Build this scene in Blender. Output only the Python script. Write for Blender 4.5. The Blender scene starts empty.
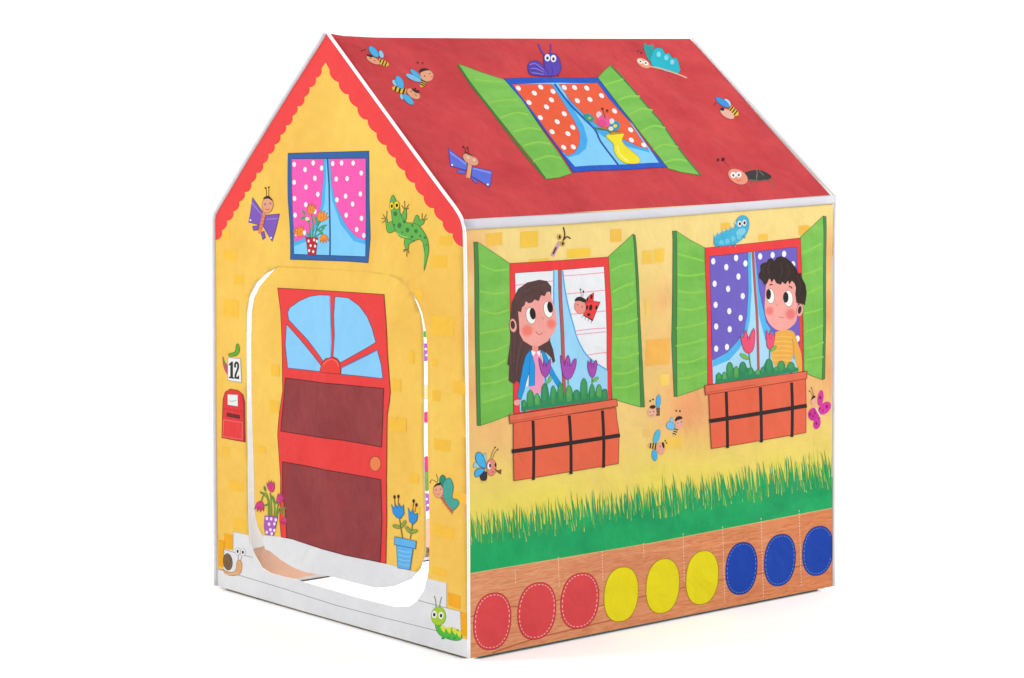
import bpy, bmesh, math, random
from mathutils import Vector, Matrix, noise
from mathutils.geometry import tessellate_polygon
random.seed(7)
S = bpy.context.scene
COL = S.collection
GAIN = 0.645            # cloth albedo for a colour that reads as full white in the light of the studio

# ------------------------------------------------------------------ camera
CAM = Vector((3.409, -2.0929, 0.8072)); YAW, PIT, ROLL, F = -0.8888, -0.0939, -0.0116, 2263.8
fw = Vector((math.cos(PIT)*math.sin(YAW), math.cos(PIT)*math.cos(YAW), math.sin(PIT)))
rt = fw.cross(Vector((0, 0, 1))).normalized(); up = rt.cross(fw)
rt, up = rt*math.cos(ROLL)+up*math.sin(ROLL), up*math.cos(ROLL)-rt*math.sin(ROLL)
cd = bpy.data.cameras.new('camera'); cam = bpy.data.objects.new('camera', cd); COL.objects.link(cam)
cam.matrix_world = Matrix(((rt.x, up.x, -fw.x, CAM.x), (rt.y, up.y, -fw.y, CAM.y), (rt.z, up.z, -fw.z, CAM.z), (0, 0, 0, 1)))
cd.sensor_width = 36; cd.lens = F/1024*36; cd.clip_start = .05; cd.clip_end = 200
S.camera = cam
def ray(x, y): return (fw + rt*((x-512)/F) - up*((y-339)/F)).normalized()
def hit(x, y, o, n):
    d = ray(x, y); return CAM + d*((o-CAM).dot(n)/d.dot(n))
Z0 = Vector((0, 0, 0)); ZN = Vector((0, 0, 1))

# ------------------------------------------------------------------ corners of the tent
Nb = hit(470, 658.4, Z0, ZN); Lb = hit(216, 585.6, Z0, ZN); Fb = hit(832, 586.3, Z0, ZN)
d = ray(463, 219)      # near eave corner: the point of this ray nearest the vertical over Nb
a = Vector((d.x, d.y, 0)); b = Vector((Nb.x-CAM.x, Nb.y-CAM.y, 0))
Ne = CAM + d*(a.dot(b)/a.dot(a))
nF = (Nb-Lb).cross(Ne-Nb).normalized()           # outward front
nS = (Fb-Nb).cross(Ne-Nb).normalized()           # outward side
Le = hit(213, 217, Nb, nF); AP = hit(326.5, 33, Nb, nF); Fe = hit(833, 197, Nb, nS)
nR = (Fe-Ne).cross(AP-Ne).normalized()
RR = hit(690, 38.8, Ne, nR)
Bl = Lb+(Fb-Nb); Be = Le+(Fe-Ne)

class Panel:
    """a flat frame of one cloth panel with a gentle, shared billow"""
    def __init__(s, o, u, v, seed, corners, amp=.0028, extra=None):
        s.o = o; s.eu = (u-o).normalized(); n = s.eu.cross(v-o).normalized(); s.n = n
        s.ev = n.cross(s.eu); s.seed = seed; s.amp = amp*1.5; s.extra = extra
        s.poly = [s.uv3(c) for c in corners]; s.h = .02
    def uv3(s, p): q = p-s.o; return Vector((q.dot(s.eu), q.dot(s.ev)))
    def uv(s, x, y):         # where a sight line meets the billowing cloth
        q = s.uv3(hit(x, y, s.o, s.n))
        for _ in range(8 if s.extra else 2): q = s.uv3(hit(x, y, s.o+s.n*s.disp(q.x, q.y), s.n))
        return q
    def smooth(s, u, v):
        P = Vector((u, v)); m = 9
        for i in range(len(s.poly)):
            a, b = s.poly[i], s.poly[(i+1) % len(s.poly)]; ab = b-a
            t = max(0, min(1, (P-a).dot(ab)/ab.dot(ab))); m = min(m, (P-a-ab*t).length)
        f = min(1, m/.07); f = f*f*(3-2*f)
        w = noise.noise(Vector((u*4.3, v*4.3, s.seed)))*1.0 + .55*noise.noise(Vector((u*9+(v*3), v*7, s.seed+9)))
        r = s.amp*f*w
        if s.extra: r += s.extra(u, v)
        return r
    def disp(s, u, v):       # piecewise linear over one lattice: every print lies exactly on its cloth
        if not hasattr(s, 'cache'): s.cache = {}
        h = s.h; i, j = math.floor(u/h), math.floor(v/h); a, b = u/h-i, v/h-j
        def g(i, j):
            k = (i, j)
            if k not in s.cache: s.cache[k] = s.smooth(i*h, j*h)
            return s.cache[k]
        if a >= b: return g(i, j)*(1-a)+g(i+1, j)*(a-b)+g(i+1, j+1)*b
        return g(i, j)*(1-b)+g(i, j+1)*(b-a)+g(i+1, j+1)*a
    def at(s, u, v, off=0): return s.o + s.eu*u + s.ev*v + s.n*(s.disp(u, v)+off)
    def normal(s, u, v):
        e = .01
        du = (s.disp(u+e, v)-s.disp(u-e, v))/(2*e); dv = (s.disp(u, v+e)-s.disp(u, v-e))/(2*e)
        return (s.n - s.eu*du - s.ev*dv).normalized()

FRONT = Panel(Lb, Nb, Le, 1.3, [Lb, Nb, Ne, AP, Le])
SIDE = Panel(Nb, Fb, Ne, 5.7, [Nb, Fb, Fe, Ne])
ROOF = Panel(Ne, Fe, AP, 9.1, [Ne, Fe, RR, AP], amp=.0035)
def crease(p, q, amp, sig):
    d = (q-p); L = d.length; d = d/L; nn = Vector((-d.y, d.x))
    def f(u, v):
        w = Vector((u, v))-p; t = w.dot(d)/L
        if t < 0 or t > 1: return 0
        return amp*math.sin(math.pi*t)**.7*math.exp(-(w.dot(nn)/sig)**2)
    return f
def creases(P, rows):
    fs = [crease(P.uv3(hit(*a, P.o, P.n)), P.uv3(hit(*b, P.o, P.n)), k, sg) for a, b, k, sg in rows]
    P.cache = {}
    P.extra = lambda u, v: sum(f(u, v) for f in fs)
creases(ROOF, [((338, 38), (450, 100), .0032, .024), ((350, 52), (430, 150), -.0026, .022), ((470, 214), (560, 150), .0026, .024), ((640, 208), (600, 172), -.0024, .022), ((700, 50), (790, 190), .0024, .026), ((440, 45), (520, 70), .0022, .02),
               ((560, 205), (720, 196), -.003, .02), ((640, 60), (760, 140), -.0022, .024)])
creases(SIDE, [((468, 232), (500, 330), .0026, .022), ((652, 222), (664, 520), .0030, .022), ((676, 225), (690, 560), -.0026, .024), ((828, 210), (800, 300), .0026, .022), ((560, 235), (720, 222), -.0024, .016), ((520, 500), (540, 650), .003, .024), ((600, 470), (640, 622), -.0028, .026),
               ((740, 450), (760, 600), .0028, .024), ((800, 400), (815, 580), -.0026, .024), ((474, 640), (640, 560), .0024, .02)])
creases(FRONT, [((225, 225), (300, 280), .0026, .022), ((440, 235), (380, 290), -.0026, .022), ((236, 300), (232, 520), .0024, .02), ((448, 280), (452, 560), -.0026, .022), ((330, 300), (326, 540), .0028, .026), ((290, 480), (380, 400), -.0026, .024), ((365, 300), (415, 420), .0024, .022), ((326, 70), (330, 150), -.002, .024)])
HL = (Le-Lb).length; DL = (Bl-Lb).length
def bow(u, v):               # the far side wall hangs slack and bellies inward at the ground
    t = max(0, min(1, u/DL)); k = max(0, 1-v/HL)
    return -.055*(min(1, (1-t)/.09))**.7*min(1, t/.2+.0)**.8*k*k if 0 < t < 1 else 0
LEFT = Panel(Bl, Lb, Be, 3.3, [Bl, Lb, Le, Be], extra=bow)
BACK = Panel(Fb, Bl, Fe, 4.1, [Fb, Bl, Be, RR, Fe])
ROOFB = Panel(Be, Le, RR, 2.2, [Be, Le, AP, RR])

# ------------------------------------------------------------------ materials
def lin(c):
    r = []
    for x in c:
        x /= 255; r.append((x/12.92 if x <= .04045 else ((x+.055)/1.055)**2.4)*GAIN)
    return (*r, 1)
MATS = {}
def translucent(nt, b, k=.32):
    """thin polyester: part of the light comes through the cloth"""
    out = nt.nodes['Material Output']; t = nt.nodes.new('ShaderNodeBsdfTranslucent'); m = nt.nodes.new('ShaderNodeMixShader'); m.inputs[0].default_value = k
    src = b.inputs['Base Color']
    if src.is_linked: nt.links.new(src.links[0].from_socket, t.inputs[0])
    else: t.inputs[0].default_value = src.default_value
    nt.links.new(b.outputs[0], m.inputs[1]); nt.links.new(t.outputs[0], m.inputs[2]); nt.links.new(m.outputs[0], out.inputs[0])
def base_mat(name, rough=.62):
    m = bpy.data.materials.new(name); m.use_nodes = True; nt = m.node_tree
    b = nt.nodes['Principled BSDF']; b.inputs['Roughness'].default_value = rough
    b.inputs['Specular IOR Level'].default_value = .14
    uv = nt.nodes.new('ShaderNodeUVMap'); uv.uv_map = 'UVMap'
    return m, nt, b, uv.outputs[0]
def N(nt, t, **k):
    n = nt.nodes.new(t)
    for a, v in k.items(): setattr(n, a, v)
    return n
def noise_n(nt, vec, scale, detail=4, rough=.55, dist=0):
    n = N(nt, 'ShaderNodeTexNoise'); n.inputs['Scale'].default_value = scale; n.inputs['Detail'].default_value = detail
    n.inputs['Roughness'].default_value = rough; n.inputs['Distortion'].default_value = dist
    nt.links.new(vec, n.inputs['Vector']); return n.outputs['Fac']
def maprange(nt, v, a, b, c, d):
    n = N(nt, 'ShaderNodeMapRange'); n.inputs[1].default_value = a; n.inputs[2].default_value = b
    n.inputs[3].default_value = c; n.inputs[4].default_value = d; nt.links.new(v, n.inputs[0]); return n.outputs[0]
def math_n(nt, op, a, b):
    n = N(nt, 'ShaderNodeMath', operation=op)
    for i, v in enumerate((a, b)):
        if isinstance(v, (int, float)): n.inputs[i].default_value = v
        else: nt.links.new(v, n.inputs[i])
    return n.outputs[0]
def mix(nt, f, a, b):
    n = N(nt, 'ShaderNodeMixRGB')
    for i, v in enumerate((f, a, b)):
        if isinstance(v, (int, float)): n.inputs[i].default_value = v
        elif isinstance(v, tuple): n.inputs[i].default_value = v
        else: nt.links.new(v, n.inputs[i])
    return n.outputs[0]
def scale_col(nt, col, f):
    n = N(nt, 'ShaderNodeVectorMath', operation='SCALE')
    if isinstance(col, tuple): n.inputs[0].default_value = col[:3]
    else: nt.links.new(col, n.inputs[0])
    nt.links.new(f, n.inputs['Scale']); return n.outputs[0]
def cloth_bump(nt, b, uv, k=1.0):
    w = noise_n(nt, uv, 1300, 1); c = noise_n(nt, uv, 13, 3, .5, .6)
    s = N(nt, 'ShaderNodeMapping'); s.inputs['Scale'].default_value = (1, .35, 1); nt.links.new(uv, s.inputs[0])
    c2 = noise_n(nt, s.outputs[0], 32, 2, .5, 1.2)
    h = math_n(nt, 'ADD', math_n(nt, 'MULTIPLY', w, .00012), math_n(nt, 'ADD', math_n(nt, 'MULTIPLY', c, .0065*k), math_n(nt, 'MULTIPLY', c2, .0009*k)))
    bp = N(nt, 'ShaderNodeBump'); bp.inputs['Strength'].default_value = 1; bp.inputs['Distance'].default_value = 1
    nt.links.new(h, bp.inputs['Height']); nt.links.new(bp.outputs[0], b.inputs['Normal'])
def M(c, var=.05):
    """printed ink on cloth: a flat colour with faint watercolour unevenness and the weave"""
    key = (tuple(c), var)
    if key in MATS: return MATS[key]
    m, nt, b, uv = base_mat('ink_%d_%d_%d' % tuple(c))
    n = noise_n(nt, uv, 38, 5, .6, .3); n2 = noise_n(nt, uv, 9, 2)
    f = maprange(nt, math_n(nt, 'ADD', n, n2), .65, 1.35, 1-var, 1+var)
    nt.links.new(scale_col(nt, lin(c), f), b.inputs['Base Color'])
    cloth_bump(nt, b, uv); MATS[key] = m; return m
def wash(name, c1, c2, scale=5, var=.05, streak=(1, 1, 1), k=1.0, trans=0):
    m, nt, b, uv = base_mat(name)
    s = N(nt, 'ShaderNodeMapping'); s.inputs['Scale'].default_value = streak; nt.links.new(uv, s.inputs[0])
    f = maprange(nt, noise_n(nt, s.outputs[0], scale, 6, .6, .5), .32, .68, 0, 1)
    col = mix(nt, f, lin(c1), lin(c2))
    g = maprange(nt, noise_n(nt, uv, 45, 5, .65), .3, .7, 1-var, 1+var)
    nt.links.new(scale_col(nt, col, g), b.inputs['Base Color']); cloth_bump(nt, b, uv, k)
    if trans: translucent(nt, b, trans)
    return m

WHITE = wash('white_cloth', (268, 266, 267), (262, 261, 264), 6, .01)
INNER = wash('inner_cloth', (246, 243, 240), (238, 234, 231), 6, .02, trans=0)
YELLOW = wash('yellow_wall_print', (249, 208, 94), (243, 189, 80), 4.5, .03)
REDROOF = wash('red_roof_print', (217, 69, 72), (194, 52, 59), 7, .07, k=1.3)
BROWN = wash('brown_door_print', (158, 62, 64), (140, 50, 54), 8, .07)
STEP = wash('grey_step_print', (235, 236, 238), (224, 225, 229), 9, .02)
SHUTM = wash('green_shutter_print', (134, 200, 88), (112, 186, 72), 10, .05, (.6, 2.2, 1))
GRASSM = wash('green_grass_print', (28, 178, 102), (10, 154, 90), 9, .06, (1, 1.4, 1))
def wood():
    m, nt, b, uv = base_mat('wood_strip_print')
    s = N(nt, 'ShaderNodeMapping'); s.inputs['Scale'].default_value = (1, 15, 1); nt.links.new(uv, s.inputs[0])
    s2 = N(nt, 'ShaderNodeMapping'); s2.inputs['Scale'].default_value = (1, 6, 1); nt.links.new(uv, s2.inputs[0])
    f = maprange(nt, noise_n(nt, s.outputs[0], 18, 5, .65, 2.2), .36, .62, 0, 1)
    g = maprange(nt, noise_n(nt, s2.outputs[0], 5, 3, .5, 1.5), .35, .65, 0, 1)
    sx = N(nt, 'ShaderNodeSeparateXYZ'); nt.links.new(uv, sx.inputs[0])
    right = maprange(nt, sx.outputs[0], .15, .8, 0, 1)
    light = mix(nt, right, lin((240, 174, 126)), lin((238, 154, 100)))
    dark = mix(nt, right, lin((211, 126, 84)), lin((209, 110, 62)))
    c = mix(nt, f, dark, light); c = mix(nt, math_n(nt, 'MULTIPLY', g, .35), c, lin((206, 118, 80)))
    nt.links.new(c, b.inputs['Base Color']); cloth_bump(nt, b, uv); return m
WOOD = wood()
def side_wall_mat():
    m, nt, b, uv = base_mat('side_wall_print')
    sx = N(nt, 'ShaderNodeSeparateXYZ'); nt.links.new(uv, sx.inputs[0])
    wob = math_n(nt, 'MULTIPLY', math_n(nt, 'SUBTRACT', noise_n(nt, uv, 7, 5, .6), .5), .12)
    v = math_n(nt, 'ADD', sx.outputs[1], wob)
    v0, v1 = SIDE.uv(650, 500).y, SIDE.uv(650, 425).y
    low = maprange(nt, v, v0, v1, 1, 0)
    v2, v3 = SIDE.uv(650, 330).y, SIDE.uv(650, 225).y
    hi = maprange(nt, v, v2, v3, 0, 1)
    c = mix(nt, hi, lin((243, 206, 126)), lin((248, 220, 140)))
    tot = None
    for (x, y, r, k) in ((468, 250, .05, .9), (468, 330, .05, .9), (470, 390, .05, .8), (495, 425, .09, .55), (690, 408, .085, 1.35), (725, 398, .06, .8), (664, 300, .03, .6),
                         (668, 350, .05, .5), (831, 250, .05, .9), (831, 310, .06, 1.0), (829, 372, .08, 1.0), (815, 392, .06, .8), (660, 395, .05, .4)):
        p = SIDE.uv(x, y)
        dn = N(nt, 'ShaderNodeVectorMath', operation='DISTANCE'); nt.links.new(uv, dn.inputs[0]); dn.inputs[1].default_value = (p.x, p.y, 0)
        q = maprange(nt, math_n(nt, 'ADD', dn.outputs['Value'], math_n(nt, 'MULTIPLY', wob, .5)), r*1.3, r*.1, 0, k*.72)
        tot = q if tot is None else math_n(nt, 'MAXIMUM', tot, q)
    c = mix(nt, tot, c, lin((241, 163, 108)))
    c = mix(nt, low, c, lin((237, 220, 88)))
    g = maprange(nt, noise_n(nt, uv, 30, 5, .65), .3, .7, .96, 1.04)
    nt.links.new(scale_col(nt, c, g), b.inputs['Base Color']); cloth_bump(nt, b, uv); return m
SIDEWALL = side_wall_mat()

# ------------------------------------------------------------------ mesh builders
def link(name, me, parent=None, label=None):
    o = bpy.data.objects.new(name, me); COL.objects.link(o)
    if parent: o.parent = parent
    if label: o['label'] = label
    return o
def smooth_closed(p, n=4, closed=True):
    r = []; L = len(p)
    for i in range(L if closed else L-1):
        g = lambda k: Vector(p[k % L]) if closed else Vector(p[max(0, min(L-1, k))])
        p0, p1, p2, p3 = g(i-1), g(i), g(i+1), g(i+2)
        for j in range(n):
            t = j/n
            r.append(tuple(.5*((2*p1)+(p2-p0)*t+(2*p0-5*p1+4*p2-p3)*t*t+(3*p1-p0-3*p2+p3)*t**3)))
    if not closed: r.append(tuple(p[-1]))
    return r
def lattice_cut(bm, P):
    h = P.h
    us = [v.co.x for v in bm.verts]; vs = [v.co.y for v in bm.verts]
    u0, u1, v0, v1 = min(us), max(us), min(vs), max(vs)
    def cut(co, no): bmesh.ops.bisect_plane(bm, geom=bm.verts[:]+bm.edges[:]+bm.faces[:], dist=1e-7, plane_co=co, plane_no=no)
    for i in range(math.ceil(u0/h), math.floor(u1/h)+1): cut((i*h, 0, 0), (1, 0, 0))
    for j in range(math.ceil(v0/h), math.floor(v1/h)+1): cut((0, j*h, 0), (0, 1, 0))
    q = math.sqrt(.5)
    for k in range(math.ceil((u0-v1)/h), math.floor((u1-v0)/h)+1): cut((k*h, 0, 0), (q, -q, 0))
def finish(bm, P, name, mats, parent, label, base=0, inward=False):
    lattice_cut(bm, P)
    uvl = bm.loops.layers.uv.new('UVMap'); nrm = []
    for f in bm.faces:
        f.smooth = True
        if (f.normal.z < 0) != inward: f.normal_flip()
        for l in f.loops: l[uvl].uv = (l.vert.co.x, l.vert.co.y)
    for v in bm.verts:
        u, w, z = v.co; n = P.normal(u, w); nrm.append(-n if inward else n); v.co = P.at(u, w, base+z)
    me = bpy.data.meshes.new(name); bm.to_mesh(me); bm.free()
    for m in mats: me.materials.append(m)
    me.normals_split_custom_set_from_vertices(nrm)
    return link(name, me, parent, label)

class Art:
    """one printed picture: polygons, ellipses and strokes in layers, lying on one panel"""
    def __init__(s, P, name, parent, level=1, label=None, frame=None, inward=False):
        s.P, s.name, s.parent, s.level, s.label, s.inward = P, name, parent, level, label, inward
        s.ops = []; s.f = frame or (0, 0, 1)
    def fr(s, *f): s.f = f; return s
    def px(s, p): x0, y0, k = s.f; return (x0+p[0]/k, y0+p[1]/k)
    def poly(s, pts, c, sm=0, ol=None, olw=.55):
        q = [s.px(p) for p in pts]
        if sm: q = smooth_closed(q, sm)
        s.ops.append(('p', q, c))
        if ol: s.raw_line(q+[q[0]], olw, ol)
        return s
    def ell(s, cx, cy, rx, ry, c, rot=0, ol=None, olw=.55, n=20, pw=2):
        a = math.radians(rot); q = []
        for i in range(n):
            t = 2*math.pi*i/n; ct, st = math.cos(t), math.sin(t)
            x = rx*math.copysign(abs(ct)**(2/pw), ct); y = ry*math.copysign(abs(st)**(2/pw), st)
            q.append((cx+x*math.cos(a)-y*math.sin(a), cy+x*math.sin(a)+y*math.cos(a)))
        return s.poly(q, c, 0, ol, olw)
    def raw_line(s, q, w, c): s.ops.append(('l', q, w/2, c))
    def line(s, pts, w, c, sm=0):        # w in photo pixels
        q = [s.px(p) for p in pts]
        if sm: q = smooth_closed(q, sm, False)
        s.raw_line(q, w, c); return s
    def dot(s, x, y, r, c): k = s.f[2]; return s.ell(x, y, r, r, c, n=10)
    def build(s):
        bm = bmesh.new(); mats = []; P = s.P; sg = -1 if s.inward else 1
        step = .00015/max(1, len(s.ops))
        def mi(c):
            m = c if isinstance(c, bpy.types.Material) else M(c)
            if m not in mats: mats.append(m)
            return mats.index(m)
        for k, op in enumerate(s.ops):
            z = sg*(s.level*.0002+k*step)
            if op[0] == 'p':
                uv = [P.uv(*q) for q in op[1]]
                vs = [bm.verts.new((q.x, q.y, z)) for q in uv]; i = mi(op[2])
                for t in tessellate_polygon([[Vector((q.x, q.y, 0)) for q in uv]]):
                    if len(set(t)) == 3:
                        f = bm.faces.new([vs[j] for j in t]); f.material_index = i
            else:
                q = [Vector(p) for p in op[1]]; w = op[2]; i = mi(op[3]); L = R = None
                q = [p for j, p in enumerate(q) if j == 0 or (p-q[j-1]).length > 1e-4]
                cl = (q[0]-q[-1]).length < 1e-3
                for j, p in enumerate(q):
                    a = q[j-1] if j else (q[-2] if cl else p); b = q[j+1] if j < len(q)-1 else (q[1] if cl else p)
                    e1 = (p-a).normalized() if p != a else (b-p).normalized(); e2 = (b-p).normalized() if b != p else e1
                    t = e1+e2; t = t.normalized() if t.length > 1e-3 else e1
                    nn = Vector((-t.y, t.x)); mt = w/max(.5, abs(nn.dot(Vector((-e1.y, e1.x)))))
                    A, B = P.uv(*(p+nn*mt)), P.uv(*(p-nn*mt))
                    l, r = bm.verts.new((A.x, A.y, z)), bm.verts.new((B.x, B.y, z))
                    if L: f = bm.faces.new((L, R, r, l)); f.material_index = i
                    L, R = l, r
        bm.normal_update()
        return finish(bm, P, s.name, mats, s.parent, s.label, 0, s.inward)

def panel(P, name, outline, holes, mats, parent, base=0, thick=.0016, label=None):
    """a cloth panel from an outline given in its own plane"""
    bm = bmesh.new(); loops = [outline]+holes; vs = []
    for l in loops: vs += [bm.verts.new((q.x, q.y, 0)) for q in l]
    for t in tessellate_polygon([[Vector((q.x, q.y, 0)) for q in l] for l in loops]):
        try: bm.faces.new([vs[j] for j in t])
        except ValueError: pass
    bm.normal_update()
    o = finish(bm, P, name, mats, parent, label, base)
    s = o.modifiers.new('cloth_thickness', 'SOLIDIFY'); s.thickness = thick; s.offset = -1
    s.material_offset = 1; s.material_offset_rim = 1; s.use_quality_normals = True
    return o
def tube(name, pts, r, mat, parent, label=None, sides=10, flat=1.0, flat_n=None):
    pts = [Vector(p) for p in pts]; bm = bmesh.new(); rings = []; ln = 0; uvl = None
    for i, p in enumerate(pts):
        t = (pts[min(i+1, len(pts)-1)]-pts[max(i-1, 0)]).normalized()
        n = (flat_n - t*flat_n.dot(t)).normalized() if flat_n is not None else t.orthogonal().normalized()
        b = t.cross(n)
        rr = r[i] if isinstance(r, (list, tuple)) else r
        rings.append([bm.verts.new(p + n*math.cos(2*math.pi*k/sides)*rr*flat + b*math.sin(2*math.pi*k/sides)*rr) for k in range(sides)])
    for a, b in zip(rings, rings[1:]):
        for k in range(sides): bm.faces.new((a[k], a[(k+1) % sides], b[(k+1) % sides], b[k]))
    bm.faces.new(rings[0][::-1]); bm.faces.new(rings[-1])
    bmesh.ops.recalc_face_normals(bm, faces=bm.faces[:])
    uvl = bm.loops.layers.uv.new('UVMap')
    for f in bm.faces:
        f.smooth = len(f.verts) == 4
        for l in f.loops: l[uvl].uv = (l.vert.co.x+l.vert.co.y*.5, l.vert.co.z)
    me = bpy.data.meshes.new(name); bm.to_mesh(me); bm.free(); me.materials.append(mat)
    return link(name, me, parent, label)
def seg(a, b, n=14, sag=None, jit=0, seed=0):
    r = []
    for i in range(n+1):
        t = i/n; p = a.lerp(b, t)
        if sag is not None: p = p + sag*4*t*(1-t)
        if jit and 0 < i < n: p = p + Vector((noise.noise(Vector((t*5, seed, 0))), noise.noise(Vector((t*5, seed, 7))), 0))*jit
        r.append(p)
    return r

# ------------------------------------------------------------------ colours
K = (40, 32, 34); RED = (238, 62, 62); SKIN = (246, 168, 158); PEACH = (236, 164, 128); LBLUE = (136, 207, 250); GREEN = (120, 196, 72)
DGREEN = (70, 138, 68); LINE = (70, 60, 52); WH = (246, 246, 247); BRICK = (249, 195, 62); BEEBLUE = (70, 180, 236)

# ------------------------------------------------------------------ the tent
tent = bpy.data.objects.new('play_tent', None); COL.objects.link(tent); tent.empty_display_size = .2
tent['label'] = 'house-shaped cloth play tent with a printed red roof and yellow walls on a white floor'
tent['category'] = 'play tent'

HOLE = [(278, 267), (266, 273.5), (256, 283), (249.5, 296), (247, 312), (246.3, 345), (247, 400), (247.5, 470), (248.3, 520), (249, 534), (250.5, 545), (253.7, 553.7), (261.7, 567.8), (270, 573),
        (283, 576.7), (293.6, 579), (315, 585.5), (335, 591), (355, 597), (378, 602.8), (395, 606.8), (408.6, 606.6), (416.3, 601.4), (424, 590), (428.2, 572.6), (429.4, 552.5), (428.5, 480), (427.6, 400),
        (427.2, 345), (425.5, 330), (422, 313), (417, 301), (410, 291), (402, 282), (390, 275.5), (370, 272), (325, 269)]
fw_out = [(216, 585.6), (300, 610.4), (385, 634.5), (470, 658.4), (466.5, 438), (463, 219), (395, 126), (326.5, 33), (270, 125), (213, 217), (214.5, 400)]
front = panel(FRONT, 'front_wall', [FRONT.uv(*p) for p in fw_out], [[FRONT.uv(*p) for p in HOLE]], [YELLOW, INNER], tent)
FLAP = [(279.5, 264.5), (325, 266.5), (370, 269.5), (391.2, 273), (404, 280), (410.6, 291), (415.8, 302.5), (420.2, 314), (422.6, 330), (423.2, 345), (423.4, 400), (424.6, 500), (425.3, 553), (420, 568.8), (410.6, 579.3), (393, 586.6), (376, 588),
        (353, 582.6), (330, 576.4), (320, 574.6), (304, 571.7), (293.6, 567.5), (281, 559.9), (270.5, 551.5), (265, 549), (264.5, 543), (262, 535), (258, 528), (255, 515), (254, 500), (253.5, 470), (251.6, 400), (251, 345),
        (251.8, 312), (254.2, 298), (260, 286), (269, 275.3)]
flap = panel(FRONT, 'door_flap', [FRONT.uv(*p) for p in FLAP], [], [YELLOW, INNER], tent, base=-.0002)
side = panel(SIDE, 'side_wall', [SIDE.uv(*p) for p in ((470, 658.4), (560, 640.4), (655, 621.5), (745, 603.6), (832, 586.3), (833, 391), (833, 197), (648, 208), (463, 219), (466.5, 438))], [], [SIDEWALL, INNER], tent)
roof = panel(ROOF, 'roof', [ROOF.uv(*p) for p in ((463, 219.5), (560, 214), (655, 208), (725, 203.5), (830, 195), (761, 118.5), (690, 38.8), (640, 38.8), (560, 38.6), (440, 38), (375, 37.4), (345, 36), (327, 33), (395, 126))],
             [], [REDROOF, INNER], tent)
left = panel(LEFT, 'side_wall', [LEFT.uv3(p) for p in (Bl, Lb, Le, Be)], [], [YELLOW, INNER], tent)
_w = (Bl-Fb).length
def rounded(u0, v0, u1, v1, r):
    q = []
    for cx, cy, a0 in ((u1-r, v1-r, 0), (u0+r, v1-r, 90), (u0+r, v0+r, 180), (u1-r, v0+r, 270)):
        for k in range(7): t = math.radians(a0+15*k); q.append(Vector((cx+r*math.cos(t), cy+r*math.sin(t))))
    return q
back = panel(BACK, 'back_wall', [BACK.uv3(p) for p in (Fb, Bl, Be, RR, Fe)], [rounded(.1, .05, _w-.1, .62, .08)], [YELLOW, INNER], tent)  # opening added in the unseen back wall to let light inside
roofb = panel(ROOFB, 'roof', [ROOFB.uv3(p) for p in (Be, Le, AP, RR)], [], [REDROOF, INNER], tent)

# hems and piping
def onp(P, pts, off): return [P.at(*P.uv(x, y), off) for x, y in pts]
def spread(pts, n=6):
    r = []
    for a, b in zip(pts, pts[1:]):
        for i in range(n): r.append((a[0]+(b[0]-a[0])*i/n, a[1]+(b[1]-a[1])*i/n))
    return r+[pts[-1]]
FN = FRONT.n
pp = smooth_closed([(328, 32.5), (345, 56), (395, 125), (440, 186.5), (458, 211), (464.2, 226), (465.8, 250), (466.5, 300), (468, 420), (469, 540), (469.5, 658)], 6, False)
tube('piping', onp(FRONT, pp, .001), [.0027 if p[1] < 215 else max(.0023, .0027-(p[1]-215)*.00001) for p in pp], WHITE, tent, flat_n=FN)
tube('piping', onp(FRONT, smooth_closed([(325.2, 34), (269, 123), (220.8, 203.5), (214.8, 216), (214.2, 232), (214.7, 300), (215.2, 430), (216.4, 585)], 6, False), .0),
     [.0040]*14+[.0046]*29, wash('hem_cloth_shaded', (236, 236, 240), (228, 228, 233), 9, .02), tent, flat_n=FN)  # white hem with its shade put into a greyer colour
edge = [RR + (Fe-RR)*t + nR*.001 + (Fe-Ne).normalized()*.006 for t in [i/12 for i in range(13)]]
edge += [Fe.lerp(Fb, i/12) + (Fe-Ne).normalized()*.0045 for i in range(1, 13)]
tube('piping', edge, .0034, WHITE, tent, flat_n=FN)
# the eave: a white hem sleeve along the top of the side wall, tucked under the roof edge
pts_top = spread([(463.5, 224.5), (560, 219.5), (655, 213), (740, 206.5), (833.5, 199.5)], 8)
sleeve = [SIDE.at(*SIDE.uv(x, y), .0015) for x, y in pts_top]
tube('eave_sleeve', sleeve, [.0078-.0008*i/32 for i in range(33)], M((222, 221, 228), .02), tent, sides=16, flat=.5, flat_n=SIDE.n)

# unseen poles added inside the hem to stop light leaks and shade the gap
PP = base_mat('grey_shade_pole', .4)[0]; PP.node_tree.nodes['Principled BSDF'].inputs['Base Color'].default_value = (.22, .22, .23, 1)
dz = Vector((0, 0, .0035))
inn = lambda P: -P.n*.012+dz
cut_ = lambda a, b: seg(a.lerp(b, .03), a.lerp(b, .965), 2)
tube('base_shade_pole', cut_(Lb, Nb), .0085, PP, tent).location = inn(FRONT)
tube('base_shade_pole', cut_(Nb, Fb), .0085, PP, tent).location = inn(SIDE)
tube('base_shade_pole', cut_(Fb, Bl), .0085, PP, tent).location = inn(BACK)
tube('base_shade_pole', [LEFT.at(LEFT.uv3(Bl.lerp(Lb, i/24)).x, 0, -.002) for i in range(1, 24)], .0085, PP, tent).location = dz+LEFT.n*.012
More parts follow.
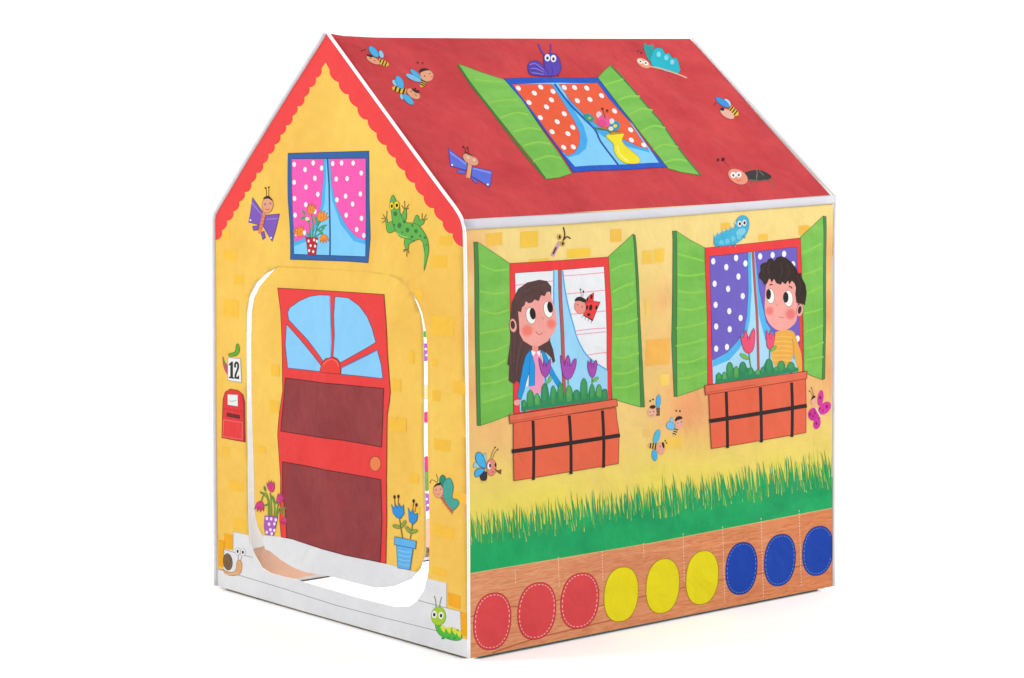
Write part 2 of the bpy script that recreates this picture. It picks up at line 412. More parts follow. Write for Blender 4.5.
# ------------------------------------------------------------------ printed pictures: front wall
def bricks(P, parent, rects, c=BRICK, level=1):
    for r in rects:
        a = Art(P, 'printed_brick', parent, level)
        x0, y0, x1, y1 = r[:4]; sl = r[4] if len(r) > 4 else .12; cc = r[5] if len(r) > 5 else c
        w = x1-x0; j = lambda: random.uniform(-.5, .5)
        a.poly([(x0+j(), y0+j()), (x0+w*.5, y0+sl*w*.5+j()), (x1+j(), y0+sl*w+j()), (x1+j(), y1+sl*w+j()), (x0+w*.5, y1+sl*w*.5+j()), (x0+j(), y1+j())], cc).build()
OR = (248, 182, 46); DO = (246, 172, 22)
bricks(FRONT, front, [(223.6, 231.5, 229.8, 239, .05), (224, 249.6, 236.3, 260.4, .03), (233.8, 275, 244.2, 283.5, .03), (223.3, 299, 239, 316, .08), (222, 446, 229, 456, .1), (228.7, 480, 243.5, 490, .15), (233, 517, 246, 529.5, .2),
                      (224.6, 533, 232.8, 548, .2, DO), (219, 540, 224.3, 566, .2, DO), (439, 235.2, 452, 245, .05), (431, 255, 447, 267, .05), (431, 315.6, 454, 334, .1), (432.4, 390, 440.5, 401, .15), (453, 380.5, 466, 393, .15),
                      (434, 438, 450, 449.5, .18), (433, 524, 454, 535.5, .22), (451, 491, 467.5, 501, .2), (432, 565.5, 446, 574, .25), (448, 592.5, 460.5, 605.5, .25, DO), (461, 612, 467, 635, .25, DO), (432, 358, 437, 366, .12), (244, 505, 247, 512, .1)])
def blossom(a, x, y, rx, ry, c, oc, rot=0, n=4):
    """a tulip-like head of n pointed petals opening upward"""
    pts = []; t0 = math.radians(rot)
    for i in range(n):
        u = -1+2*i/(n-1); pts.append((u*1.05, -.75-.35*(1-abs(u))))
        if i < n-1: pts.append((u+1/(n-1), -.2-.1*(i % 2)))
    pts = pts+[(1.0, .1), (.62, .75), (0, 1), (-.62, .75), (-1.0, .1)]
    q = [(x+(p*math.cos(t0)*rx-r*math.sin(t0)*ry), y+(p*math.sin(t0)*rx+r*math.cos(t0)*ry)) for p, r in pts]
    a.poly(q, c, 2, ol=oc, olw=.4)
    for u in (-.35, .3): a.line([(x+u*rx, y-ry*.1), (x+u*rx*.6, y+ry*.5)], .4, oc)
Art(FRONT, 'printed_brick', front, 1).poly([(412.5, 289.5), (423, 290.3), (423, 301.5), (418.8, 301.2)], BRICK).build()
# scalloped red trim under the gable
def scallop(p, q, n, amp, sgn):
    r = []; p, q = Vector(p), Vector(q); e = (q-p)/n; nn = Vector((-e.y, e.x)).normalized()*sgn
    for i in range(n):
        for j in range(6):
            t = j/6; r.append(tuple(p+e*(i+t)+nn*amp*(math.sin(math.pi*t)**.7 if 0 < t < 1 else 0)+nn*.5*math.sin(i*2.7)))
    return r+[tuple(q)]
sc = Art(FRONT, 'scalloped_trim', front, 1)
lft = [(325.6, 62.5)]+scallop((321.5, 68.5), (215.5, 240), 18, 2.6, -1); rgt = [(325.6, 62.5)]+scallop((329.5, 69.5), (462, 246.5), 14, 3.0, 1)
sc.poly([(327, 34)]+[(330, 38), (395, 128), (462.5, 220), (463, 246.5)]+rgt[::-1]+lft[1:]+[(214.2, 240), (213.2, 217), (270, 125.2), (326.3, 33.6)], (242, 66, 66))
sc.build()
# attic window
w = Art(FRONT, 'printed_window', front, 2, None, (280, 145, 5.42))
BLUE = (44, 98, 164)
w.poly([(45, 45), (482, 33), (484, 300), (490, 505), (478, 638), (370, 630), (57, 620), (55, 440), (45, 300)], BLUE, ol=(24, 60, 110))
w.poly([(65, 75), (466, 72), (468, 400), (465, 605), (78, 592), (74, 440)], (128, 206, 250))
w.poly([(238, 75), (252, 75), (250, 200), (242, 320), (210, 440), (150, 520), (79, 548), (78, 520), (150, 480), (222, 330)], (76, 178, 238))
w.poly([(262, 75), (285, 75), (300, 230), (340, 350), (420, 470), (467, 505), (467, 540), (400, 520), (330, 430), (284, 300)], (76, 178, 238))
PINK = (252, 92, 182)
w.poly([(65, 75), (238, 75), (235, 180), (222, 330), (180, 450), (130, 505), (80, 525), (72, 400), (66, 200)], PINK, ol=(190, 60, 140), olw=.4)
w.poly([(272, 75), (466, 72), (468, 400), (467, 515), (420, 500), (370, 450), (310, 340), (282, 210)], PINK, ol=(190, 60, 140), olw=.4)
for x, y in ((78, 105), (137, 133), (181, 97), (227, 125), (190, 180), (78, 202), (142, 228), (206, 267), (80, 290), (141, 323), (83, 380), (190, 360), (90, 480), (287, 100), (335, 97), (398, 98), (442, 152), (306, 184), (365, 182), (437, 265), (357, 277), (310, 297),
             (395, 320), (360, 380), (443, 397), (417, 458), (456, 490)): w.ell(x, y, 9.5, 14, WH, n=12)
w.line([(258, 72), (268, 220), (272, 450), (272, 600)], 1.5, (30, 86, 140)).line([(66, 75), (466, 72)], .6, (24, 60, 110)).line([(468, 75), (468, 400), (465, 605), (78, 592)], .5, (24, 60, 110))
w.build()
p = Art(FRONT, 'printed_flowerpot', front, 3, None, (280, 145, 5.42)); SG = (60, 150, 100)
for pts in (((165, 502), (160, 430), (140, 400), (115, 395)), ((178, 502), (180, 430), (170, 370)), ((188, 502), (205, 440), (225, 410)), ((192, 500), (222, 480), (240, 500)), ((170, 500), (140, 470), (120, 460)), ((195, 470), (230, 440), (255, 435))): p.line(pts, 1.3, SG, 3)
for x, y, a in ((130, 365, 70), (150, 405, 30), (205, 420, -50), (235, 450, -60), (195, 400, 80), (222, 470, 40), (125, 395, -20)): p.ell(x, y, 17, 7, (70, 160, 110), a)
OF = (246, 146, 44)
for x, y, rx, ry in ((172, 345, 20, 30), (232, 385, 27, 32), (105, 467, 26, 30), (240, 508, 22, 24)):
    blossom(p, x, y, rx, ry, OF, (160, 84, 30), {172: 8, 232: 40, 105: -30, 240: 170}[x])
p.ell(150, 400, 12, 10, (240, 225, 190)).ell(135, 475, 9, 14, WH)
p.poly([(140, 498), (207, 502), (203, 530), (196, 597), (153, 594), (146, 530)], (188, 36, 44), ol=(110, 20, 30), olw=.4)
for x, y in ((157, 520), (187, 514), (168, 545), (192, 548), (160, 572), (182, 578), (202, 522)): p.ell(x, y, 6, 8, WH, n=9)
p.build()
# purple butterfly
b = Art(FRONT, 'printed_butterfly', front, 2, 'purple butterfly beside the pink-curtained window', (205, 160, 5.656)); PU = (128, 88, 186); PD = (70, 48, 110)
b.poly([(270, 212), (330, 300), (312, 368), (248, 352)], PU, ol=PD).poly([(345, 312), (422, 305), (402, 390), (380, 460), (330, 375)], PU, ol=PD)
b.line([(265, 240), (322, 310)], .9, (165, 135, 215)).line([(350, 335), (412, 330)], .9, (165, 135, 215)).dot(258, 340, 5, WH).dot(375, 440, 5, WH)
b.poly([(270, 375), (305, 370), (300, 396), (275, 398)], PU, ol=PD).poly([(318, 412), (334, 402), (343, 438), (328, 450)], PU, ol=PD)
b.line([(336, 300), (322, 360), (308, 415)], 3.4, (238, 132, 92), 3)
for y in (325, 345, 365, 385): b.line([(322-(y-325)*.2, y-3), (340-(y-325)*.25, y+3)], .5, (180, 80, 70))
b.ell(355, 255, 32, 46, PEACH, 8, ol=(120, 70, 50), olw=.4).poly([(330, 222), (342, 206), (365, 205), (384, 232), (360, 218)], K, 3)
b.line([(350, 207), (347, 160)], .5, K).line([(362, 206), (362, 155)], .5, K).dot(343, 158, 5, K).dot(362, 154, 5, K)
b.dot(341, 250, 6, (110, 130, 150)).dot(371, 246, 6, (110, 130, 150)).line([(343, 275), (353, 283), (365, 276)], .7, (215, 60, 60), 3); b.build()
# lizard
z = Art(FRONT, 'printed_lizard', front, 2, None, (370, 180, 6.16)); LG = (98, 178, 76); LD = (50, 110, 50); TOE = (110, 100, 50)
for pts in (((100, 245), (76, 264)), ((98, 240), (72, 235)), ((98, 236), (80, 212)), ((103, 235), (106, 190)), ((214, 182), (196, 156)), ((216, 180), (214, 128)), ((220, 182), (240, 150)), ((220, 184), (240, 172)), ((322, 250), (322, 205)), ((326, 252), (348, 212)), ((330, 252), (355, 236)),
            ((226, 424), (208, 442)), ((228, 424), (228, 472)), ((232, 424), (242, 452)), ((224, 424), (206, 432))): z.line(pts, .8, TOE)
z.poly([(145, 255), (112, 262), (106, 240), (96, 238), (100, 280), (105, 312), (122, 326), (160, 305)], LG, 3, ol=LD).poly([(190, 238), (212, 182), (224, 182), (226, 235), (212, 252)], LG, 3, ol=LD)
z.poly([(268, 268), (285, 218), (302, 226), (306, 244), (336, 248), (325, 275), (290, 284)], LG, 3, ol=LD).poly([(225, 355), (211, 385), (224, 425), (238, 424), (243, 392), (280, 372)], LG, 3, ol=LD)
z.poly([(143, 92), (160, 122), (183, 165), (186, 200), (205, 240), (228, 262), (266, 265), (302, 280), (336, 325), (356, 368), (363, 430), (352, 490), (334, 558), (338, 470), (336, 420), (324, 382), (303, 366), (270, 374), (236, 362), (190, 352), (160, 315), (140, 260), (133, 200), (126, 130)], LG, 3, ol=LD)
for x, y, r in ((183, 280, 15), (232, 308, 14), (285, 315, 12), (213, 256, 10), (157, 208, 14), (260, 350, 9), (340, 355, 8), (150, 278, 8), (262, 280, 8), (350, 400, 6), (200, 322, 6), (312, 345, 7)): z.ell(x, y, r*.85, r*1.1, (56, 122, 66))
z.line([(165, 325), (195, 345), (235, 355)], 1.2, (160, 205, 110), 3).line([(325, 400), (335, 450), (333, 520)], .8, (170, 205, 90), 3)
for x, y, rx in ((135, 160, 14), (166, 155, 17)): z.ell(x, y, rx, 25, (250, 225, 40), ol=(120, 110, 20)).ell(x+1, y+1, rx*.5, 12, (70, 40, 20))
z.build()
# house number and letter box
h = Art(FRONT, 'printed_house_number', front, 2, None, (207, 335, 5.65))
h.poly([(88, 118), (100, 150), (118, 175), (120, 225), (104, 205), (92, 170)], (196, 70, 110), 3).line([(92, 125), (108, 190)], .8, (90, 150, 60))
h.poly([(124, 106), (158, 95), (166, 58), (176, 50), (184, 70), (182, 98), (165, 116), (130, 121)], (100, 172, 44), 3, ol=(60, 110, 30))
h.poly([(119, 128), (190, 133), (196, 268), (119, 255)], (240, 240, 238), ol=(170, 165, 150))
h.poly([(125, 164), (140, 150), (148, 150), (148, 238), (155, 240), (155, 248), (125, 243), (125, 235), (133, 236), (133, 170), (125, 172)], K)
h.line([(161, 184), (160, 165), (168, 155), (177, 166), (176, 190), (166, 214), (161, 236)], 1.9, K, 3).poly([(157, 231), (172, 237), (183, 226), (183, 250), (157, 246)], K); h.build()
m = Art(FRONT, 'printed_letterbox', front, 2, None, (207, 335, 5.65))
m.poly([(85, 580), (88, 450), (92, 360), (104, 322), (132, 305), (175, 312), (204, 336), (215, 380), (218, 605)], (226, 50, 54), ol=(120, 25, 30), olw=.6)
m.poly([(198, 335), (207, 342), (215, 380), (218, 605), (207, 601), (206, 400)], (168, 38, 46))
m.line([(90, 415), (206, 432)], .6, (170, 35, 42)).poly([(112, 437), (188, 452), (187, 474), (112, 461)], (112, 26, 32)).poly([(96, 478), (202, 494), (200, 590), (90, 573)], (232, 58, 58), ol=(244, 130, 120), olw=.5)
m.poly([(118, 335), (175, 338), (176, 403), (118, 394)], (240, 238, 236), ol=(160, 150, 150), olw=.4).line([(128, 368), (142, 378), (150, 372), (165, 370)], .5, (120, 120, 120)); m.build()
# stone steps printed along the foot of the wall
s_ = Art(FRONT, 'printed_steps', front, 1)
low = HOLE[9:27]
s_.poly([(218.5, 569), (223.6, 570), (223.6, 549), (233.3, 550.8), (233.3, 531.5), (248.6, 535)]+[(x, y) for x, y in low[1:-2]]+[(428.4, 578.5), (446.6, 583), (446.8, 608), (460.4, 611.4), (461.4, 638), (468.6, 640), (469.8, 658), (385, 634.2), (300, 610.1), (216.2, 585.4)], STEP)
GL = (150, 152, 158)
s_.line([(218.5, 569), (240, 575.5), (285, 589), (335, 605), (385, 618), (436, 630.5), (461, 637.5)], .7, GL).line([(223.6, 549), (236, 553), (253, 557.5)], .6, GL).line([(419, 600.4), (434, 604.5), (447, 608)], .7, GL)
s_.line([(446.6, 583), (446.8, 608), (460.4, 611.4), (461.4, 638)], .5, (190, 178, 150)).line([(233.3, 550.8), (233.3, 531.5), (248, 534.7)], .5, (190, 178, 150)); s_.build()
n = Art(FRONT, 'printed_snail', front, 2, None, (205, 520, 5.646))
n.line([(190, 235), (187, 185)], .5, (120, 90, 60)).line([(200, 235), (213, 190)], .5, (120, 90, 60))
n.poly([(104, 278), (125, 292), (160, 294), (176, 275), (180, 240), (190, 226), (209, 240), (208, 285), (192, 308), (150, 314), (115, 302)], (228, 170, 116), 3, ol=(140, 95, 60), olw=.4)
for i in range(8): n.dot(115+i*11, 303+3*math.sin(i*.9), 4, (240, 200, 150))
n.ell(130, 236, 25, 47, (128, 98, 68), -6, ol=(80, 60, 40)).line([(120, 215), (135, 205), (145, 235), (132, 262), (122, 245), (132, 230)], .6, (90, 66, 44), 3)
for x, y in ((186, 177), (215, 182)): n.ell(x, y, 14, 20, WH, ol=(150, 150, 150), olw=.4).ell(x, y, 6, 10, K)
n.build()
c = Art(FRONT, 'printed_caterpillar', front, 2, 'lime caterpillar at the foot of the wall corner', (330, 540, 5.213)); CG = (78, 188, 62)
c.line([(553, 352), (552, 320), (545, 292)], 1, (130, 150, 110), 3).line([(572, 352), (575, 325), (583, 297)], 1, (130, 150, 110), 3)
c.poly([(552, 438), (578, 445), (602, 465), (640, 458), (680, 478), (686, 515), (652, 524), (600, 510), (570, 492), (554, 465)], CG, 3, ol=(40, 130, 50))
for x, y in ((588, 458), (618, 464), (648, 470), (672, 485)): c.poly([(x-13, y-8), (x+14, y-8), (x+8, y+26)], (226, 224, 60), 2)
for x in (590, 620, 650): c.ell(x, 512, 9, 6, (40, 160, 70))
c.ell(567, 397, 38, 48, (168, 206, 42), ol=(120, 160, 30))
for x, y in ((545, 388), (580, 393)): c.ell(x, y, 13, 19, WH).ell(x, y+1, 7, 10, K)
c.build()
t = Art(FRONT, 'printed_butterfly', front, 2, 'teal butterfly right of the doorway', (370, 475, 6.164))
t.line([(412, 48), (398, 35), (380, 30), (372, 45)], .5, (90, 80, 50), 3).line([(416, 46), (418, 20), (408, -5)], .5, (90, 80, 50), 3).dot(372, 46, 4, (90, 80, 50))
t.poly([(430, 45), (434, 12), (450, 0), (466, 18), (456, 70)], (44, 142, 112), 3, ol=(30, 100, 85)).poly([(450, 60), (475, 22), (498, 24), (515, 72), (508, 140), (538, 150), (550, 175), (530, 205), (510, 216), (478, 180), (452, 128)], (68, 168, 152), 3, ol=(36, 110, 104))
t.line([(440, 138), (470, 180), (510, 232)], 2.6, (198, 104, 74), 3)
for i in range(5): t.line([(452+i*14, 168+i*17), (444+i*14, 178+i*17)], .5, (230, 170, 60))
t.ell(422, 98, 31, 44, PEACH, -8, ol=(150, 90, 70), olw=.4).poly([(394, 78), (408, 55), (440, 45), (432, 62), (412, 66)], K, 3).dot(408, 92, 5, (150, 120, 110)).dot(436, 88, 5, (150, 120, 110)).line([(412, 115), (424, 122), (436, 112)], .5, (200, 80, 80), 3); t.build()

# ------------------------------------------------------------------ printed pictures: the door flap
for r in ((271, 364, 279.5, 375), (269.7, 400, 279, 412), (257.5, 445, 265.6, 452.5), (389, 417, 406.4, 431), (409, 473, 418.8, 482), (391.5, 378, 401, 390), (409, 350, 414, 362), (410, 505, 420, 514)):
    x0, y0, x1, y1 = r; Art(FRONT, 'printed_brick', flap, 1).poly([(x0, y0), (x1, y0+1.5), (x1, y1+1.5), (x0, y1)], BRICK).build()
dr = Art(FRONT, 'printed_door', flap, 2); DO_ = (112, 26, 30)
dr.poly([(277.8, 288), (330, 291), (384.2, 294.5), (386.4, 324.8), (388.4, 364.6), (390.5, 392), (389.4, 403), (387.4, 415), (387, 445), (386.6, 478.6), (387, 520), (386, 563.5), (375, 561), (345, 555), (323, 549), (293, 539), (281.5, 537), (279.8, 520), (280.8, 478.6), (277.8, 434.8), (278.8, 420), (282.8, 391), (282.2, 345), (280.8, 311)], (236, 62, 60), ol=DO_, olw=.6)
dr.fr(240, 265, 5.02); PB = (138, 206, 250)
for pts in ([(240, 240), (250, 215), (300, 180), (350, 158), (400, 150), (452, 152), (460, 300), (460, 380), (455, 465), (430, 470), (420, 484), (340, 376), (246, 276)], [(478, 158), (545, 165), (600, 205), (640, 260), (665, 320), (683, 388), (595, 440), (505, 490), (490, 470), (468, 460), (475, 350), (472, 250)],
            [(235, 298), (300, 370), (408, 505), (402, 535), (240, 517), (228, 400)], [(510, 515), (600, 470), (690, 425), (710, 500), (718, 570), (508, 548)]): dr.poly(pts, PB, ol=(40, 70, 110), olw=.6)
dr.line([(452, 155), (460, 380), (455, 463)], .9, (90, 165, 225)).line([(512, 517), (690, 428)], .8, (90, 165, 225))
dr.poly([(402, 537), (410, 495), (435, 470), (465, 462), (490, 475), (503, 500), (505, 548)], (236, 62, 54), ol=DO_, olw=.5).line([(418, 500), (440, 480), (465, 474), (486, 486), (496, 510)], 1, (252, 112, 90), 3)
dr.fr(0, 0, 1)
dr.poly([(285.8, 378), (320, 382.5), (367, 387), (384, 388.5), (383, 420), (381.8, 447), (345, 440.5), (312, 436), (281, 431), (284, 400)], BROWN, ol=(92, 28, 32), olw=.9)
dr.poly([(282.8, 461.7), (330, 470.7), (381, 479.6), (382.2, 520), (380.5, 562.3), (375, 561), (345, 555), (323, 549), (293, 539), (287, 537.5), (285.7, 510), (282.8, 496)], BROWN, ol=(92, 28, 32), olw=.9)
dr.ell(375.5, 463.7, 5.6, 7.4, (242, 134, 78), ol=(150, 60, 40), olw=.6); dr.build()
f1 = Art(FRONT, 'printed_flowerpot', flap, 3, 'purple spotted pot of magenta flowers', (240, 470, 7.54)); SG2 = (112, 152, 60)
for pts in (((225, 348), (222, 250), (205, 190), (190, 170)), ((240, 350), (236, 240), (228, 170)), ((258, 350), (262, 270), (240, 200)), ((215, 345), (212, 230), (180, 190), (160, 240)), ((270, 352), (285, 280), (300, 240)), ((278, 352), (300, 290), (330, 295), (335, 360))): f1.line(pts, 1.2, SG2, 3)
for x, y, a in ((188, 140, 75), (170, 175, 30), (205, 262, -15), (272, 245, 45), (315, 315, 80), (330, 292, -20), (250, 210, 60)): f1.ell(x, y, 22, 8, (96, 142, 62), a)
MG = (216, 56, 134)
for x, y, rx, ry in ((235, 122, 26, 45), (150, 275, 32, 42), (305, 210, 25, 40), (335, 385, 19, 28)):
    blossom(f1, x, y, rx, ry, MG, (150, 30, 90), {235: -10, 150: 190, 305: 25, 335: 200}[x])
f1.poly([(190, 345), (285, 352), (272, 420), (255, 492), (192, 485), (184, 420)], (172, 94, 188), ol=(110, 50, 130), olw=.4)
for x, y in ((205, 365), (238, 368), (272, 376), (222, 408), (262, 406), (232, 450), (204, 470), (242, 480), (262, 455)): f1.ell(x, y, 10, 13, (246, 226, 246), n=10)
f1.build()
f2 = Art(FRONT, 'printed_flowerpot', flap, 3, 'blue pot of blue tulips by the door edge', (370, 475, 6.164)); OL_ = (142, 168, 64)
f2.line([(182, 262), (190, 320), (202, 390)], .9, (110, 120, 60), 3).line([(262, 300), (258, 345), (248, 394)], .9, (110, 120, 60), 3)
for x, y, a in ((165, 318, 15), (207, 302, -55), (238, 338, 50), (270, 348, -15)): f2.ell(x, y, 25, 11, OL_, a, ol=(90, 110, 40), olw=.4)
for pts in (((155, 185), (152, 135)), ((175, 182), (176, 132)), ((266, 215), (270, 160)), ((278, 228), (287, 184))): f2.line(pts, .6, (120, 70, 50)); f2.ell(pts[1][0], pts[1][1], 7, 12, (70, 28, 26))
FBL = (44, 148, 222)
f2.poly([(132, 180), (150, 208), (156, 178), (170, 202), (180, 176), (194, 202), (208, 182), (211, 238), (190, 268), (166, 262), (144, 235)], FBL, ol=(20, 80, 140), olw=.5).poly([(235, 200), (252, 235), (265, 210), (275, 242), (296, 235), (290, 280), (266, 305), (244, 285)], FBL, ol=(20, 80, 140), olw=.5)
PO = (96, 180, 238)
f2.poly([(165, 432), (268, 452), (248, 584), (173, 572)], PO, ol=(36, 96, 150)).poly([(155, 380), (287, 408), (282, 454), (151, 428)], PO, ol=(36, 96, 150))
for i in range(4): f2.line([(172+i, 462+i*27), (215, 474+i*27), (258-i*3, 474+i*27)], .6, (150, 214, 250), 3)
f2.build()
fs = Art(FRONT, 'printed_steps', flap, 1)
fs.poly([(262.3, 535.3), (280.5, 536.8), (293, 539), (323, 549), (345, 555), (375, 561), (386, 563.5), (413.5, 571.7), (418, 571.5), (410.6, 579.3), (393, 586.6), (376, 588), (353, 582.6), (330, 576.4), (320, 574.6), (304, 571.7), (293.6, 567.5), (281, 559.9), (270.5, 551.5), (265, 549), (264.5, 543)], STEP); fs.build()
# what shows inside through the doorway: the far wall's print coming through its back
it = Art(LEFT, 'printed_planks', left, 11, 'wood print showing through the back of the cloth', None, True)
SAL = (226, 178, 152)
it.poly([(222, 556), (262, 546), (300, 541), (340, 537), (380, 531), (430, 518), (480, 508), (480, 541), (430, 552.5), (380, 562), (340, 570), (294, 578.5), (262, 580), (222, 584)], SAL); it.build()
for x, y, rx, ry, cc in ((425, 334, 5, 3, (70, 150, 70)), (425, 352, 5, 9, (160, 84, 180)), (426, 417, 5, 5.5, (206, 60, 130)), (426, 464, 4, 8, (206, 60, 120)), (426, 481, 4, 10, (120, 150, 70)), (426, 502, 5, 9, (170, 94, 186)), (426, 392, 4, 7, (238, 200, 150)), (426, 552, 6, 5, (150, 110, 90))):
    it = Art(LEFT, 'printed_patch', left, 11, None, None, True).ell(x, y, rx, ry, cc)
    if cc[2] > 175: it.dot(x, y-3, 1.2, WH).dot(x+1, y+3, 1.2, WH)
    it.build()

# ------------------------------------------------------------------ printed pictures: roof
sk = Art(ROOF, 'printed_window', roof, 3, None, (500, 35, 4.678)); SB = (22, 88, 200)
sk.poly([(18, 205), (457, 201), (600, 390), (700, 530), (782, 619), (560, 632), (342, 643), (240, 490), (100, 300)], SB, ol=(16, 60, 140))
sk.poly([(57, 232), (455, 225), (510, 300), (620, 420), (742, 598), (540, 608), (350, 617), (300, 560), (180, 395)], (130, 208, 250))
sk.poly([(240, 232), (260, 232), (330, 325), (390, 425), (409, 490), (402, 532), (368, 560), (318, 575), (300, 560), (340, 540)], (66, 172, 238))
sk.poly([(300, 260), (340, 312), (400, 380), (480, 440), (580, 490), (640, 518), (692, 535), (702, 552), (600, 525), (480, 475), (390, 400), (320, 315)], (66, 172, 238))
OC = (240, 94, 56)
sk.poly([(57, 232), (240, 232), (290, 310), (345, 400), (372, 460), (370, 510), (350, 550), (315, 565), (285, 540), (180, 395)], OC, ol=(150, 60, 60), olw=.4)
sk.poly([(275, 232), (455, 225), (510, 300), (600, 400), (692, 535), (640, 520), (580, 492), (480, 440), (400, 380), (330, 310)], OC, ol=(150, 60, 60), olw=.4)
for x, y in ((85, 250), (160, 273), (190, 245), (135, 317), (247, 265), (240, 305), (217, 338), (188, 388), (300, 370), (267, 407), (243, 454), (340, 433), (317, 463), (297, 527), (342, 525), (300, 247), (348, 247), (405, 250), (474, 285), (420, 303), (361, 309), (535, 357), (610, 445), (614, 493), (672, 516)): sk.ell(x, y, 14, 9.5, WH, 42, n=12)
sk.line([(255, 230), (330, 330), (440, 440), (470, 500), (552, 608)], 1.7, (24, 80, 170), 3); sk.build()
va = Art(ROOF, 'printed_vase', roof, 4, None, (500, 35, 4.678)); YV = (244, 228, 34)
va.line([(440, 435), (500, 445), (520, 470)], 1, (60, 130, 70), 3).line([(480, 400), (520, 460)], 1, (60, 130, 70)).line([(478, 347), (495, 400)], .6, (60, 60, 40)).line([(500, 355), (500, 400)], .6, (60, 60, 40)).line([(440, 440), (560, 455)], 1.2, (70, 120, 90))
va.ell(415, 388, 27, 17, (44, 150, 150), 35).ell(418, 390, 8, 6, (160, 200, 60)).ell(535, 425, 26, 25, (44, 150, 176), 20).ell(538, 427, 9, 8, (240, 220, 60)).ell(462, 375, 13, 16, (236, 210, 220)).ell(522, 405, 12, 13, (240, 226, 226)).ell(518, 440, 12, 10, (230, 225, 225))
va.poly([(455, 400), (475, 375), (490, 400), (498, 365), (512, 405), (505, 430), (480, 430)], (236, 88, 156), 2).ell(478, 415, 22, 16, (226, 70, 140), 20).dot(478, 347, 6, (90, 30, 30)).dot(500, 355, 6, (90, 30, 30))
va.poly([(495, 470), (576, 460), (570, 500), (610, 540), (652, 578), (646, 602), (590, 602), (552, 578), (532, 540), (530, 512)], YV, 3, ol=(180, 160, 20), olw=.5).line([(512, 467), (575, 461)], 1, (120, 140, 60)).line([(548, 520), (560, 560), (600, 592)], 1.5, (252, 244, 120), 3); va.build()
def shutter(P, parent, face, edge, stripes, label, edge_w=0):
    a = Art(P, 'printed_shutter', parent, 2, label)
    a.poly(face, SHUTM, ol=(62, 120, 52), olw=.5)
    if edge_w: a.line(edge, edge_w, (52, 124, 62))
    else: a.poly(edge, DGREEN, ol=(60, 70, 50), olw=.4)
    for s in stripes: a.line([(x, y+.7) for x, y in s], 2.2, (134, 203, 78), 3).line(s, .8, (158, 212, 86), 3)
    a.build()
r5 = lambda *p: [(330+x/3.938, 20+y/3.938) for x, y in p]; r6 = lambda *p: [(580+x/3.938, 20+y/3.938) for x, y in p]
shutter(ROOF, roof, r5((502, 175), (525, 180), (600, 208), (686, 235), (720, 258), (830, 425), (952, 605), (900, 622), (850, 627), (690, 420), (560, 255)), r5((504, 178), (560, 262), (640, 362), (720, 470), (800, 570), (848, 624)),
        [r5(*s) for s in (((570, 235), (620, 240), (680, 245)), ((625, 325), (680, 315), (740, 315)), ((670, 385), (730, 365), (780, 372)), ((720, 440), (780, 425), (830, 432)), ((760, 495), (820, 480), (870, 490)), ((800, 555), (860, 535), (910, 545)))], 'left shutter of the roof window', 1.8)
shutter(ROOF, roof, r6((120, 178), (160, 215), (200, 262), (320, 400), (400, 520), (475, 612), (400, 600), (345, 585), (200, 395), (70, 228), (95, 200)), r6((121, 180), (200, 265), (320, 403), (400, 522), (474, 611)),
        [r6(*s) for s in (((95, 255), (130, 245), (170, 232)), ((150, 315), (190, 300), (235, 300)), ((190, 375), (240, 350), (285, 355)), ((240, 440), (290, 415), (335, 425)), ((290, 510), (330, 490), (385, 500)), ((330, 560), (380, 548), (420, 555)))], 'right shutter of the roof window', 1.5)
q = Art(ROOF, 'printed_cricket', roof, 4, None, (500, 35, 4.678)); PV = (88, 64, 182)
q.line([(208, 98), (190, 70), (180, 42)], 1.3, PV, 3).line([(228, 92), (238, 70), (236, 42)], 1.3, PV, 3)
q.poly([(150, 189), (134, 172), (130, 148), (140, 128), (165, 121), (188, 130), (208, 158), (204, 128), (203, 100), (214, 92), (238, 87), (260, 92), (276, 112), (284, 140), (284, 165), (268, 187), (235, 194)], PV, 2, ol=(50, 34, 120))
q.line([(208, 158), (222, 172), (226, 188)], .6, (50, 34, 120), 3).line([(236, 150), (246, 168), (240, 190)], .5, (50, 34, 120), 3).line([(270, 186), (274, 196)], .7, (60, 44, 110)).line([(240, 192), (238, 200)], .7, (60, 44, 110))
for i in range(5): q.line([(136+i*3, 142+i*9), (165, 136+i*11), (204, 166+i*5)], .7, (156, 128, 216) if i % 2 == 0 else (60, 44, 150), 3)
for x, y in ((221, 108), (249, 112)): q.ell(x, y, 13, 17, WH).ell(x, y+2, 6, 8, (60, 50, 90))
q.build()
def stripes(a, x0, y0, x1, y1, n, w, wide, c1=(232, 190, 50)):
    """a striped bee body between two points (frame units)"""
    dx, dy = x1-x0, y1-y0; L = math.hypot(dx, dy); nx, ny = -dy/L*wide, dx/L*wide; k = a.f[2]
    a.poly([(x0+nx, y0+ny), (x1+nx*.7, y1+ny*.7), (x1+dx/L*wide*.6, y1+dy/L*wide*.6), (x1-nx*.7, y1-ny*.7), (x0-nx, y0-ny)], c1)
    for i in range(n):
        t = (i+.5)/n; q = 1-.3*t
        a.line([(x0+dx*t+nx*q, y0+dy*t+ny*q), (x0+dx*t-nx*q, y0+dy*t-ny*q)], w, K)
def face(a, x, y, rx, ry, rot, hair, e1, e2):
    a.ell(x, y, rx, ry, PEACH, rot, ol=(150, 96, 80), olw=.3)
    a.poly(hair, K, 3)
    for e in (e1, e2): a.ell(e[0], e[1], rx*.09+1.5, ry*.09+1.5, (90, 80, 80), n=8)
a = Art(ROOF, 'printed_bee', roof, 2, 'bee nearest the roof peak', (345, 35, 8.48))
